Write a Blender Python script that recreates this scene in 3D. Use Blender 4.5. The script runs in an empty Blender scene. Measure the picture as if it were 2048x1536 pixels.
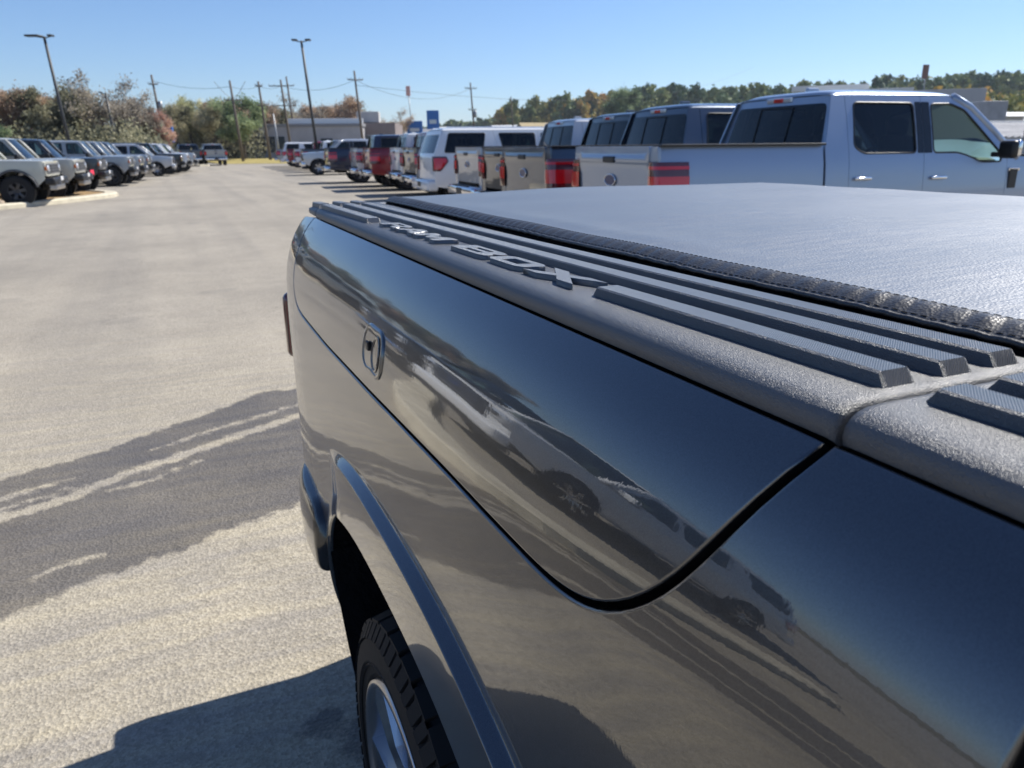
import bpy, bmesh, math, random
import numpy as np
from mathutils import Vector, Matrix, geometry
random.seed(7); np.random.seed(7)
R = math.radians
S = bpy.context.scene
COL = S.collection

# ------------------------------------------------------------------ camera, sky, sun, exposure
PSI, PITCH, ROLL, EYE = R(24.04), R(17.576), R(0.5), 1.475
h_ = Vector((math.sin(PSI), math.cos(PSI), 0)); r_ = Vector((math.cos(PSI), -math.sin(PSI), 0)); u_ = Vector((0, 0, 1))
fw = h_*math.cos(PITCH) - u_*math.sin(PITCH); dn = -u_*math.cos(PITCH) - h_*math.sin(PITCH)
cr, sr = math.cos(ROLL), math.sin(ROLL)
RT = cr*r_ + sr*dn; DN = -sr*r_ + cr*dn
cam = bpy.data.cameras.new('camera'); camo = bpy.data.objects.new('camera', cam); COL.objects.link(camo)
M4 = Matrix((RT, -DN, -fw)).transposed().to_4x4(); M4.translation = (0, 0, EYE); camo.matrix_world = M4
cam.sensor_width = 36; cam.lens = 1500/2048*36; cam.clip_start = 0.02; cam.clip_end = 6000
cam.dof.use_dof = True; cam.dof.focus_distance = 0.75; cam.dof.aperture_fstop = 12.0
S.camera = camo
SUN_AZ, SUN_EL = R(10.5), R(47)       # azimuth from +X towards +Y
sd = Vector((math.cos(SUN_AZ)*math.cos(SUN_EL), math.sin(SUN_AZ)*math.cos(SUN_EL), math.sin(SUN_EL)))
W = bpy.data.worlds.new('World'); S.world = W; W.use_nodes = True
nt = W.node_tree; bg = nt.nodes['Background']; sky = nt.nodes.new('ShaderNodeTexSky')
sky.sky_type = 'NISHITA'; sky.sun_disc = False; sky.sun_elevation = SUN_EL; sky.sun_rotation = math.pi/2 - SUN_AZ
sky.altitude = 200; sky.air_density = 1.0; sky.dust_density = 0.25; sky.ozone_density = 6.0
wb = nt.nodes.new('ShaderNodeMix'); wb.data_type = 'RGBA'; wb.blend_type = 'MULTIPLY'; wb.inputs[0].default_value = 1; wb.inputs[7].default_value = (.92, .985, 1.11, 1)   # camera white balance
nt.links.new(sky.outputs[0], wb.inputs[6]); nt.links.new(wb.outputs[2], bg.inputs[0]); bg.inputs[1].default_value = 0.082
sl = bpy.data.lights.new('sun', 'SUN'); sl.energy = 4.8; sl.angle = R(0.53); sl.color = (1, 0.955, 0.88)
so = bpy.data.objects.new('sun', sl); COL.objects.link(so); so.rotation_euler = sd.to_track_quat('Z', 'Y').to_euler()
S.view_settings.view_transform = 'Standard'; S.view_settings.look = 'None'
S.view_settings.exposure = 0.6; S.view_settings.gamma = 1

# ------------------------------------------------------------------ helpers: materials
def N(nt, t, **kw):
    n = nt.nodes.new(t)
    for k, v in kw.items():
        if k.startswith('i_'):
            key = k[2:]; key = int(key) if key.isdigit() else key.replace('_', ' ')
            n.inputs[key].default_value = v
        else: setattr(n, k, v)
    return n
def L(nt, a, b): nt.links.new(a, b)
def mat(name, col=(.5, .5, .5), rough=.5, metal=0, spec=.5, coat=0, coat_rough=.03, bump=None, var=None, emit=None):
    m = bpy.data.materials.new(name); m.use_nodes = True; nt = m.node_tree; b = nt.nodes['Principled BSDF']
    b.inputs['Base Color'].default_value = (*col, 1); b.inputs['Roughness'].default_value = rough
    b.inputs['Metallic'].default_value = metal; b.inputs['Specular IOR Level'].default_value = spec
    b.inputs['Coat Weight'].default_value = coat; b.inputs['Coat Roughness'].default_value = coat_rough
    tc = N(nt, 'ShaderNodeTexCoord')
    if bump:
        sc, st, dist = bump
        n = N(nt, 'ShaderNodeTexNoise', i_Scale=sc, i_Detail=3.0); L(nt, tc.outputs['Object'], n.inputs['Vector'])
        bp = N(nt, 'ShaderNodeBump', i_Strength=st, i_Distance=dist); L(nt, n.outputs['Fac'], bp.inputs['Height']); L(nt, bp.outputs[0], b.inputs['Normal'])
    if var:
        sc, lo, hi = var
        n = N(nt, 'ShaderNodeTexNoise', i_Scale=sc, i_Detail=5.0); L(nt, tc.outputs['Object'], n.inputs['Vector'])
        mr = N(nt, 'ShaderNodeMapRange', i_1=.3, i_2=.7, i_3=lo, i_4=hi); L(nt, n.outputs['Fac'], mr.inputs[0])
        mx = N(nt, 'ShaderNodeMix', data_type='RGBA', blend_type='MULTIPLY'); mx.inputs[0].default_value = 1
        mx.inputs[6].default_value = (*col, 1); L(nt, mr.outputs[0], mx.inputs[7]); L(nt, mx.outputs[2], b.inputs['Base Color'])
    return m
def paint(name, col, metal=.5, rough=.38, wave=.0):
    m = mat(name, col, rough, metal, .5, 1.0, .015)
    nt = m.node_tree; b = nt.nodes['Principled BSDF']; tc = N(nt, 'ShaderNodeTexCoord')
    if wave:
        mp = N(nt, 'ShaderNodeMapping'); mp.inputs['Scale'].default_value = (1, 1, .45); L(nt, tc.outputs['Object'], mp.inputs[0])
        n = N(nt, 'ShaderNodeTexNoise', i_Scale=300.0, i_Detail=1.0); L(nt, mp.outputs[0], n.inputs['Vector'])
        n2 = N(nt, 'ShaderNodeTexNoise', i_Scale=5.0, i_Detail=1.0); L(nt, tc.outputs['Object'], n2.inputs['Vector'])
        bp = N(nt, 'ShaderNodeBump', i_Strength=wave, i_Distance=.00012); L(nt, n.outputs['Fac'], bp.inputs['Height'])
        bp2 = N(nt, 'ShaderNodeBump', i_Strength=.5, i_Distance=.0016); L(nt, n2.outputs['Fac'], bp2.inputs['Height']); L(nt, bp.outputs[0], bp2.inputs['Normal'])
        dn = N(nt, 'ShaderNodeTexNoise', i_Scale=14.0, i_Detail=6.0, i_Roughness=.7); L(nt, tc.outputs['Object'], dn.inputs['Vector'])
        dr = N(nt, 'ShaderNodeMapRange', i_1=.35, i_2=.75, i_3=.003, i_4=.022); L(nt, dn.outputs['Fac'], dr.inputs[0]); L(nt, dr.outputs[0], b.inputs['Coat Roughness'])
        L(nt, bp2.outputs[0], b.inputs['Coat Normal']); L(nt, bp2.outputs[0], b.inputs['Normal'])
        fl = N(nt, 'ShaderNodeTexVoronoi', i_Scale=2600.0); L(nt, tc.outputs['Object'], fl.inputs['Vector'])
        mr = N(nt, 'ShaderNodeMapRange', i_1=0., i_2=1., i_3=.6, i_4=1.5); L(nt, fl.outputs['Color'], mr.inputs[0])
        mx = N(nt, 'ShaderNodeMix', data_type='RGBA', blend_type='MULTIPLY'); mx.inputs[0].default_value = 1
        mx.inputs[6].default_value = (*col, 1); L(nt, mr.outputs[0], mx.inputs[7]); L(nt, mx.outputs[2], b.inputs['Base Color'])
    return m
def glass(name, tint, ior=1.5):
    m = bpy.data.materials.new(name); m.use_nodes = True; nt = m.node_tree
    for n in list(nt.nodes):
        if n.type == 'BSDF_PRINCIPLED': nt.nodes.remove(n)
    out = nt.nodes['Material Output']
    t = N(nt, 'ShaderNodeBsdfTransparent'); t.inputs[0].default_value = (*tint, 1)
    g = N(nt, 'ShaderNodeBsdfGlossy', i_Roughness=.01); g.inputs[0].default_value = (1, 1, 1, 1)
    f = N(nt, 'ShaderNodeFresnel', i_IOR=ior); mx = N(nt, 'ShaderNodeMixShader')
    L(nt, f.outputs[0], mx.inputs[0]); L(nt, t.outputs[0], mx.inputs[1]); L(nt, g.outputs[0], mx.inputs[2]); L(nt, mx.outputs[0], out.inputs[0])
    return m

# ------------------------------------------------------------------ helpers: objects and meshes
def tag(o, label=None, cat=None, group=None, kind=None):
    if label: o['label'] = label
    if cat: o['category'] = cat
    if group: o['group'] = group
    if kind: o['kind'] = kind
    return o
def empty(name, loc=(0, 0, 0), rz=0):
    o = bpy.data.objects.new(name, None); COL.objects.link(o); o.location = loc; o.rotation_euler[2] = rz; o.empty_display_size = .3
    return o
def link(name, me, m, parent=None):
    o = bpy.data.objects.new(name, me); COL.objects.link(o)
    if m is not None and not me.materials: me.materials.append(m)
    if parent is not None: o.parent = parent
    return o
def mesh(name, V, F, m=None, parent=None, smooth=False):
    me = bpy.data.meshes.new(name); me.from_pydata([tuple(v) for v in V], [], F); me.update()
    me.polygons.foreach_set('use_smooth', [smooth]*len(me.polygons))
    return link(name, me, m, parent)
def from_bm(name, bm, m=None, parent=None, smooth=False):
    me = bpy.data.meshes.new(name); bmesh.ops.recalc_face_normals(bm, faces=bm.faces); bm.to_mesh(me); bm.free()
    me.polygons.foreach_set('use_smooth', [smooth]*len(me.polygons))
    return link(name, me, m, parent)
def bbox_bm(bm, c, s, bev=0, seg=2, rot=None):
    r = bmesh.ops.create_cube(bm, size=1); vs = r['verts']
    bmesh.ops.scale(bm, vec=s, verts=vs)
    if bev:
        es = list({e for v in vs for e in v.link_edges})
        rr = bmesh.ops.bevel(bm, geom=es, offset=bev, segments=seg, affect='EDGES', profile=.5); vs = list({v for f in rr['faces'] for v in f.verts} | {v for v in vs if v.is_valid})
    if rot is not None: bmesh.ops.rotate(bm, verts=vs, cent=(0, 0, 0), matrix=rot)
    bmesh.ops.translate(bm, vec=c, verts=vs)
def rbox(name, c, s, m, parent=None, bev=.01, seg=2, rot=None, smooth=False):
    bm = bmesh.new(); bbox_bm(bm, c, s, min(bev, min(s)*.45), seg, rot)
    return from_bm(name, bm, m, parent, smooth)
def tube_geo(pts, rad, n=8, cap=True):
    P = [Vector(p) for p in pts]; V = []; F = []
    rads = rad if hasattr(rad, '__len__') else [rad]*len(P)
    up = None
    for i, p in enumerate(P):
        d = (P[min(i+1, len(P)-1)] - P[max(i-1, 0)]).normalized()
        if up is None: up = d.orthogonal().normalized()
        up = (up - d*up.dot(d)).normalized(); sd_ = d.cross(up)
        for k in range(n):
            a = 2*math.pi*k/n; V.append(p + (up*math.cos(a) + sd_*math.sin(a))*rads[i])
    for i in range(len(P)-1):
        for k in range(n): F.append((i*n+k, i*n+(k+1) % n, (i+1)*n+(k+1) % n, (i+1)*n+k))
    if cap: F.append(tuple(range(n))[::-1]); F.append(tuple(range((len(P)-1)*n, len(P)*n)))
    return V, F
def tube(name, pts, rad, m, parent=None, n=8):
    V, F = tube_geo(pts, rad, n); return mesh(name, V, F, m, parent, True)
def merge(parts):
    V = []; F = []
    for v, f in parts:
        o = len(V); V += list(v); F += [tuple(i+o for i in q) for q in f]
    return V, F
def lathe_geo(prof, n, axis='y', c=(0, 0, 0)):
    V = []; F = []; k = len(prof)
    for j in range(n):
        a = 2*math.pi*j/n
        for (r, t) in prof:
            if axis == 'y': V.append((c[0]+r*math.cos(a), c[1]+t, c[2]+r*math.sin(a)))
            elif axis == 'x': V.append((c[0]+t, c[1]+r*math.cos(a), c[2]+r*math.sin(a)))
            else: V.append((c[0]+r*math.cos(a), c[1]+r*math.sin(a), c[2]+t))
    for j in range(n):
        for i in range(k-1): F.append((j*k+i, j*k+i+1, ((j+1) % n)*k+i+1, ((j+1) % n)*k+i))
    return V, F
def spline(xs, ys):
    xs = np.array(xs, float); ys = np.array(ys, float); n = len(xs); hh = np.diff(xs)
    A = np.eye(n); b = np.zeros(n)
    for i in range(1, n-1):
        A[i, i-1] = hh[i-1]; A[i, i] = 2*(hh[i-1]+hh[i]); A[i, i+1] = hh[i]
        b[i] = 6*((ys[i+1]-ys[i])/hh[i] - (ys[i]-ys[i-1])/hh[i-1])
    M = np.linalg.solve(A, b)
    def f(x):
        i = int(min(max(np.searchsorted(xs, x)-1, 0), n-2)); H = hh[i]; a = xs[i+1]-x; c = x-xs[i]
        return (M[i]*a**3 + M[i+1]*c**3)/(6*H) + (ys[i]/H - M[i]*H/6)*a + (ys[i+1]/H - M[i+1]*H/6)*c
    return f
def sstep(a, b, x):
    t = min(max((x-a)/(b-a), 0), 1); return t*t*(3-2*t)
def fillet(pts, r, n=5):
    out = []; k = len(pts)
    for i, p in enumerate(pts):
        rr = r
        if len(p) == 3: rr = p[2]
        p0 = Vector(pts[i-1][:2]); p1 = Vector(p[:2]); p2 = Vector(pts[(i+1) % k][:2])
        if rr <= 0: out.append(tuple(p1)); continue
        d0 = p0-p1; d2 = p2-p1; q = min(rr, d0.length*.45, d2.length*.45)
        a = p1+d0.normalized()*q; c = p1+d2.normalized()*q
        for j in range(n+1):
            t = j/n; v = a*(1-t)**2 + p1*2*t*(1-t) + c*t*t; out.append((v.x, v.y))
    return out
def inside(P, x, y):
    c = False; n = len(P); j = n-1
    for i in range(n):
        xi, yi = P[i]; xj, yj = P[j]
        if (yi > y) != (yj > y) and x < (xj-xi)*(y-yi)/(yj-yi)+xi: c = not c
        j = i
    return c
def resample(P, step):
    out = []; n = len(P)
    for i in range(n):
        a = P[i]; b = P[(i+1) % n]; d = math.hypot(b[0]-a[0], b[1]-a[1]); k = max(1, int(math.ceil(d/step-1e-6)))
        if d < 1e-6: continue
        for j in range(k): out.append((a[0]+(b[0]-a[0])*j/k, a[1]+(b[1]-a[1])*j/k))
    return out
def panel(name, outline, f, m, parent=None, holes=(), step=.12, hem=.012, out=None, extra=(), stepv=None, bev=0, crown=None):
    """A sheet cut to a 2-D outline, bent by f(u,v) and given a folded edge; shading normals come from f, tilted upward where crown is given."""
    stepv = stepv or step
    loops = [resample([tuple(p[:2]) for p in outline], step)] + [resample([tuple(p[:2]) for p in h], step) for h in holes]
    pts = []; edges = []
    for lp in loops:
        o = len(pts); pts += lp; edges += [(o+i, o+(i+1) % len(lp)) for i in range(len(lp))]
    nb = len(pts)
    us = [p[0] for p in loops[0]]; vs = [p[1] for p in loops[0]]
    B = np.array(pts)
    def ok(u, v, dmin):
        if not inside(loops[0], u, v): return False
        for h in loops[1:]:
            if inside(h, u, v): return False
        return np.min((B[:, 0]-u)**2+(B[:, 1]-v)**2) > dmin*dmin
    nu = max(1, int((max(us)-min(us))/step)); nv = max(1, int((max(vs)-min(vs))/stepv))
    for i in range(1, nu+1):
        for j in range(1, nv+1):
            u = min(us)+(max(us)-min(us))*i/(nu+1); v = min(vs)+(max(vs)-min(vs))*j/(nv+1)
            if ok(u, v, .35*min(step, stepv)): pts.append((u, v))
    for (u, v) in extra:
        if ok(u, v, .002): pts.append((u, v))
    vo, eo, fo, ov, oe, of = geometry.delaunay_2d_cdt([Vector(p) for p in pts], edges, [], 0, 1e-6)
    tri = []
    for q in fo:
        cu = sum(vo[i].x for i in q)/3; cv = sum(vo[i].y for i in q)/3
        if inside(loops[0], cu, cv) and not any(inside(h, cu, cv) for h in loops[1:]): tri.append(tuple(q))
    def nrm(u, v):
        e = 1e-4
        a = Vector(f(u+e, v))-Vector(f(u-e, v)); b = Vector(f(u, v+e))-Vector(f(u, v-e)); return a.cross(b).normalized()
    V = [Vector(f(p.x, p.y)) for p in vo]; NV = [nrm(p.x, p.y) for p in vo]
    if crown: NV = [(n if n.dot(Vector(out)) > 0 else -n) for n in NV]; NV = [(n+Vector((0, 0, crown(p.y)))).normalized() for n, p in zip(NV, vo)]
    if out is not None:
        if sum(((V[t[1]]-V[t[0]]).cross(V[t[2]]-V[t[0]]).dot(Vector(out)) for t in tri)) < 0: tri = [t[::-1] for t in tri]
        if sum((n.dot(Vector(out)) for n in NV)) < 0: NV = [-n for n in NV]
    F = list(tri); LN = [NV[i] for t in tri for i in t]
    if hem:
        cnt = {}
        for t in tri:
            for i in range(3):
                a, b = t[i], t[(i+1) % 3]; cnt.setdefault((min(a, b), max(a, b)), []).append((a, b))
        bd = [v[0] for v in cnt.values() if len(v) == 1]
        off = {}
        tn = {}
        for a, b in bd:
            d = (V[b]-V[a]).normalized(); t = d.cross((NV[a]+NV[b]).normalized())
            for i in (a, b): tn[i] = tn.get(i, Vector())+t
        if bev:
            r1 = {}; T_ = {i: tn[i].normalized() for i in tn}; prev = {i: i for i in tn}; pn = {i: NV[i] for i in tn}
            for st in (1, 2, 3):
                a_ = st*math.pi/6; nx = {}; nn = {}
                for i in tn:
                    nx[i] = len(V); V.append(V[i]+T_[i]*bev*math.sin(a_)-NV[i]*bev*(1-math.cos(a_))); nn[i] = (NV[i]*math.cos(a_)+T_[i]*math.sin(a_)).normalized()
                for a, b in bd: F.append((prev[b], prev[a], nx[a], nx[b])); LN += [pn[b], pn[a], nn[a], nn[b]]
                prev, pn = nx, nn
        for i in tn:
            off[i] = len(V); V.append((V[prev[i]] if bev else V[i])-NV[i]*hem)
        for a, b in bd:
            ta = tn[a].normalized(); tb = tn[b].normalized()
            if bev: F.append((prev[b], prev[a], off[a], off[b])); LN += [tb, ta, ta, tb]; continue
            F.append((b, a, off[a], off[b])); LN += [(NV[b]*.75+tb).normalized(), (NV[a]*.75+ta).normalized(), ta, tb]
    me = bpy.data.meshes.new(name); me.from_pydata([tuple(v) for v in V], [], F); me.update()
    me.polygons.foreach_set('use_smooth', [True]*len(me.polygons))
    me.normals_split_custom_set([tuple(n) for n in LN])
    return link(name, me, m, parent)
def grid_surf(name, us, vs, f, m, parent=None, smooth=True, flip=False):
    V = [f(u, v) for u in us for v in vs]; k = len(vs); F = []
    for i in range(len(us)-1):
        for j in range(k-1):
            q = (i*k+j, (i+1)*k+j, (i+1)*k+j+1, i*k+j+1); F.append(q[::-1] if flip else q)
    return mesh(name, V, F, m, parent, smooth)
def lin(a, b, n): return [a+(b-a)*i/(n-1) for i in range(n)]
def kids(o): return [c for c in bpy.data.objects if c.parent == o]
def copy_tree(o, parent=None):
    c = o.copy(); COL.objects.link(c)
    if parent is not None: c.parent = parent
    for ch in list(o.children): copy_tree(ch, c)
    return c
def at(t, d, z=0):
    """Place by distance ahead of the parked truck's owner and sideways slope t (sideways metres per metre ahead)."""
    p = r_*(t*d) + h_*d; return Vector((p.x, p.y, z))
TRUE_UP = (u_ - r_*.062).normalized()      # the lot itself slopes: plumb poles stand off its normal

# ------------------------------------------------------------------ shared materials
BLACK = mat('black_plastic', (.012, .012, .013), .45)
GAP = mat('dark_void', (.004, .004, .004), .9, spec=.1)
RUBBER = mat('tyre_rubber', (.016, .016, .017), .75, spec=.25, bump=(60, .3, .002))
CHROME = mat('chrome', (.78, .78, .8), .08, 1)
ALLOY = mat('alloy', (.45, .45, .47), .28, 1)
DKALLOY = mat('dark_alloy', (.06, .06, .065), .35, .6)
REDLENS = mat('red_lens', (.62, .008, .014), .12, coat=1)
DKRED = mat('smoked_red_lens', (.09, .006, .01), .1, coat=1)
WHITELENS = mat('clear_lens', (.6, .62, .65), .1, .3, coat=1)
AMBER = mat('amber_lens', (.5, .12, .01), .2, coat=1)
GLASS = glass('car_glass', (.66, .80, .72)); PRIV = glass('privacy_glass', (.07, .09, .11), 1.45)
SEAT = mat('seat_fabric', (.05, .05, .055), .8); DARKIN = mat('cabin_trim', (.02, .02, .022), .7)
CONC = mat('kerb_concrete', (.52, .47, .36), .85, var=(3, .8, 1.15), bump=(40, .4, .01))
GALV = mat('galvanised_steel', (.30, .31, .32), .5, .6, var=(4, .8, 1.1)); BRONZE = mat('dark_bronze_pole', (.05, .05, .048), .5, .3)
WOODPOLE = mat('weathered_pole_wood', (.13, .105, .085), .9, var=(8, .7, 1.2))

# ------------------------------------------------------------------ the ground
UPB = [(-8.6, 1.75), (-4.5, 2.75), (-2.2, 3.42), (-0.885, 3.932), (-0.694, 4.024), (-0.485, 4.106), (-0.272, 4.284), (-0.031, 4.439), (0.176, 4.589), (0.377, 4.779), (0.473, 4.792), (0.7, 4.72), (1.6, 4.9), (4, 5.4)]
LOB = [(-8.6, -.3), (-4.5, 1.05), (-2.2, 2.1), (-0.683, 2.642), (-0.577, 2.682), (-0.489, 2.736), (-0.411, 2.792), (-0.302, 2.808), (-0.206, 2.855), (-0.106, 2.861), (0.004, 2.956), (0.136, 2.99), (0.268, 3.043), (0.338, 3.077), (1.6, 3.5), (4, 4.1)]
STR = [([(-8.6, .95), (-4.5, 2.0), (-2.2, 3.0), (-0.815, 3.486), (-0.714, 3.504), (-0.536, 3.601), (-0.354, 3.762), (-0.099, 3.886), (0.161, 4.037), (0.516, 4.226), (1.6, 4.5)], .042),
       ([(-0.219, 4.037), (-0.015, 4.162), (0.53, 4.419), (1.6, 4.72)], .018), ([(-2.2, 3.28), (-0.847, 3.689), (-0.715, 3.744), (-0.584, 3.79)], .016),
       ([(-2.6, 2.98), (-0.828, 3.571), (-0.564, 3.688)], .014), ([(-0.4, 3.581), (-0.262, 3.622), (-0.019, 3.775)], .014),
       ([(-0.613, 2.886), (-0.58, 2.918), (-0.422, 2.956)], .016), ([(-3.4, 1.85), (-2.2, 2.4), (-1.2, 2.75)], .03), ([(-5.4, 1.35), (-4.2, 1.75)], .03)]
def interp(P, x): return float(np.interp(x, [p[0] for p in P], [p[1] for p in P]))
def wet(x, y):
    """Signed distance (m) into the wet patch; dry tyre tracks cut out of it."""
    s = min(interp(UPB, x)-y, y-interp(LOB, x))*.93
    if s > -.3:
        for P, w in STR:
            if P[0][0]-.05 < x < P[-1][0]+.05:
                d = abs(y-interp(P, x))*.92; e = min(x-P[0][0], P[-1][0]-x)
                w2 = w*min(1, max(.0, (e+.03)/.12)); s = min(s, d-w2)
    for (cx, cy, rr) in ((.36, 1.62, .16), (.12, 1.50, .10), (.20, 1.72, .09), (.45, 1.35, .2), (-.02, 1.56, .05)):   # drips beside the wheel
        s = max(s, rr-math.hypot(x-cx, (y-cy)*1.2)-.03)
    return max(-.3, min(.3, s))
def lot_material():
    m = bpy.data.materials.new('weathered_asphalt'); m.use_nodes = True; nt = m.node_tree; b = nt.nodes['Principled BSDF']
    geo = N(nt, 'ShaderNodeNewGeometry'); P = geo.outputs['Position']
    def noise(sc, det=4., vec=None, rough=.55):
        n = N(nt, 'ShaderNodeTexNoise', i_Scale=sc, i_Detail=det, i_Roughness=rough); L(nt, vec or P, n.inputs['Vector']); return n.outputs['Fac']
    def rng(x, a, bb, c, d):
        r = N(nt, 'ShaderNodeMapRange'); r.clamp = True
        for i, v in zip((1, 2, 3, 4), (a, bb, c, d)): r.inputs[i].default_value = v
        L(nt, x, r.inputs[0]); return r.outputs[0]
    def mixc(fac, a, bb, bt='MIX'):
        x = N(nt, 'ShaderNodeMix', data_type='RGBA', blend_type=bt)
        for s, v in ((0, fac), (6, a), (7, bb)):
            if isinstance(v, (int, float)): x.inputs[s].default_value = v
            elif isinstance(v, tuple): x.inputs[s].default_value = (*v, 1)
            else: L(nt, v, x.inputs[s])
        return x.outputs[2]
    def math_(op, a, bb):
        x = N(nt, 'ShaderNodeMath', operation=op)
        for i, v in enumerate((a, bb)):
            if isinstance(v, (int, float)): x.inputs[i].default_value = v
            else: L(nt, v, x.inputs[i])
        return x.outputs[0]
    mp = N(nt, 'ShaderNodeMapping', vector_type='POINT'); mp.inputs['Rotation'].default_value = (0, 0, R(-24)); mp.inputs['Scale'].default_value = (.55, 5.5, 1); L(nt, P, mp.inputs[0])
    dist = N(nt, 'ShaderNodeVectorMath', operation='ADD'); nn = N(nt, 'ShaderNodeTexNoise', i_Scale=1.2); L(nt, P, nn.inputs['Vector'])
    L(nt, mp.outputs[0], dist.inputs[0]); L(nt, nn.outputs['Color'], dist.inputs[1])
    streak = rng(noise(2.2, 5., dist.outputs[0]), .35, .7, 0, 1)
    big = rng(noise(.35, 5.), .35, .68, 0, 1); mid = rng(noise(2.3, 5.), .3, .72, 0, 1)
    c = mixc(big, (.36, .325, .27), (.268, .243, .204))
    sep = N(nt, 'ShaderNodeSeparateXYZ'); L(nt, P, sep.inputs[0])
    near = rng(sep.outputs[1], 3.5, 7.5, 1, .12)
    c = mixc(math_('MULTIPLY', streak, math_('MULTIPLY', near, .8)), c, (.47, .41, .29))
    c = mixc(math_('MULTIPLY', mid, .28), c, (.17, .155, .135))
    # stones in the surface
    vo = N(nt, 'ShaderNodeTexVoronoi', i_Scale=105.0); L(nt, P, vo.inputs['Vector'])
    vs = N(nt, 'ShaderNodeSeparateColor'); L(nt, vo.outputs['Color'], vs.inputs[0])
    c = mixc(.38, c, mixc(rng(vs.outputs[0], 0, 1, 0, 1), (.45, .44, .42), (1.5, 1.5, 1.52)), 'MULTIPLY')
    fine = noise(260., 2.); c = mixc(.48, c, mixc(rng(fine, .3, .7, 0, 1), (.6, .6, .6), (1.35, 1.35, 1.35)), 'MULTIPLY')
    # wet patch with a ragged edge
    at_ = N(nt, 'ShaderNodeAttribute', attribute_name='wet')
    edge = math_('ADD', at_.outputs['Fac'], math_('ADD', rng(noise(14., 5., None, .7), .2, .8, -.05, .05), rng(noise(90., 3.), .2, .8, -.012, .012)))
    wm = rng(edge, -.014, .016, 0, 1)
    wm = math_('MULTIPLY', wm, rng(noise(1.7, 4.), .25, .75, .78, 1.0))
    c = mixc(wm, c, mixc(1., c, (.33, .325, .345), 'MULTIPLY'))
    # old tyre tracks and oil spots farther out
    tr = N(nt, 'ShaderNodeMapping'); tr.inputs['Rotation'].default_value = (0, 0, R(5)); tr.inputs['Scale'].default_value = (1.1, .045, 1); L(nt, P, tr.inputs[0])
    c = mixc(rng(noise(1.0, 4., tr.outputs[0]), .45, .7, 0, .33), c, (.13, .125, .12))
    c = mixc(rng(noise(.9, 3., None, .4), .66, .72, 0, .4), c, (.14, .135, .125))
    cr = N(nt, 'ShaderNodeTexVoronoi', feature='DISTANCE_TO_EDGE', i_Scale=.22); cd = N(nt, 'ShaderNodeVectorMath', operation='ADD')
    cn = N(nt, 'ShaderNodeTexNoise', i_Scale=2.5, i_Detail=4.0); L(nt, P, cn.inputs['Vector']); L(nt, P, cd.inputs[0]); L(nt, cn.outputs['Color'], cd.inputs[1]); L(nt, cd.outputs[0], cr.inputs['Vector'])
    c = mixc(rng(cr.outputs['Distance'], .001, .003, .16, 0), c, (.06, .055, .05))
    L(nt, c, b.inputs['Base Color'])
    L(nt, rng(wm, 0, 1, .92, .42), b.inputs['Roughness']); b.inputs['Specular IOR Level'].default_value = .35
    bp = N(nt, 'ShaderNodeBump', i_Strength=.75, i_Distance=.004); L(nt, math_('ADD', vo.outputs['Distance'], math_('MULTIPLY', fine, .6)), bp.inputs['Height']); L(nt, bp.outputs[0], b.inputs['Normal'])
    return m
LOT = lot_material()
gx = sorted(set([-60, -45, -32, -24, -18, -14, -11.5, -10] + [round(-9+.035*i, 4) for i in range(int(11/.035))] + [2.3, 2.8, 3.5, 5, 7, 10, 14, 20, 30, 45]))
gy = sorted(set([-40, -28, -18, -11, -7, -4.5, -3, -2, -1.2, -.7] + [round(-.4+.035*i, 4) for i in range(int(6.2/.035))] + [6, 6.4, 7, 8, 10, 13, 17, 22, 30, 40, 55, 75, 100, 130]))
V = [(x, y, 0) for x in gx for y in gy]; k = len(gy)
F = [(i*k+j, (i+1)*k+j, (i+1)*k+j+1, i*k+j+1) for i in range(len(gx)-1) for j in range(k-1)]
lot = mesh('parking_lot', V, F, LOT); tag(lot, kind='structure')
at_ = lot.data.attributes.new('wet', 'FLOAT', 'POINT'); at_.data.foreach_set('value', [wet(v[0], v[1]) for v in V])
GRASS = mat('dry_verge', (.16, .13, .06), .95, var=(.5, .6, 1.2))
g = mesh('ground', [(-3000, -600, -.06), (3000, -600, -.06), (3000, 3500, -.06), (-3000, 3500, -.06)], [(0, 1, 2, 3)], GRASS); tag(g, kind='structure')

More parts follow.
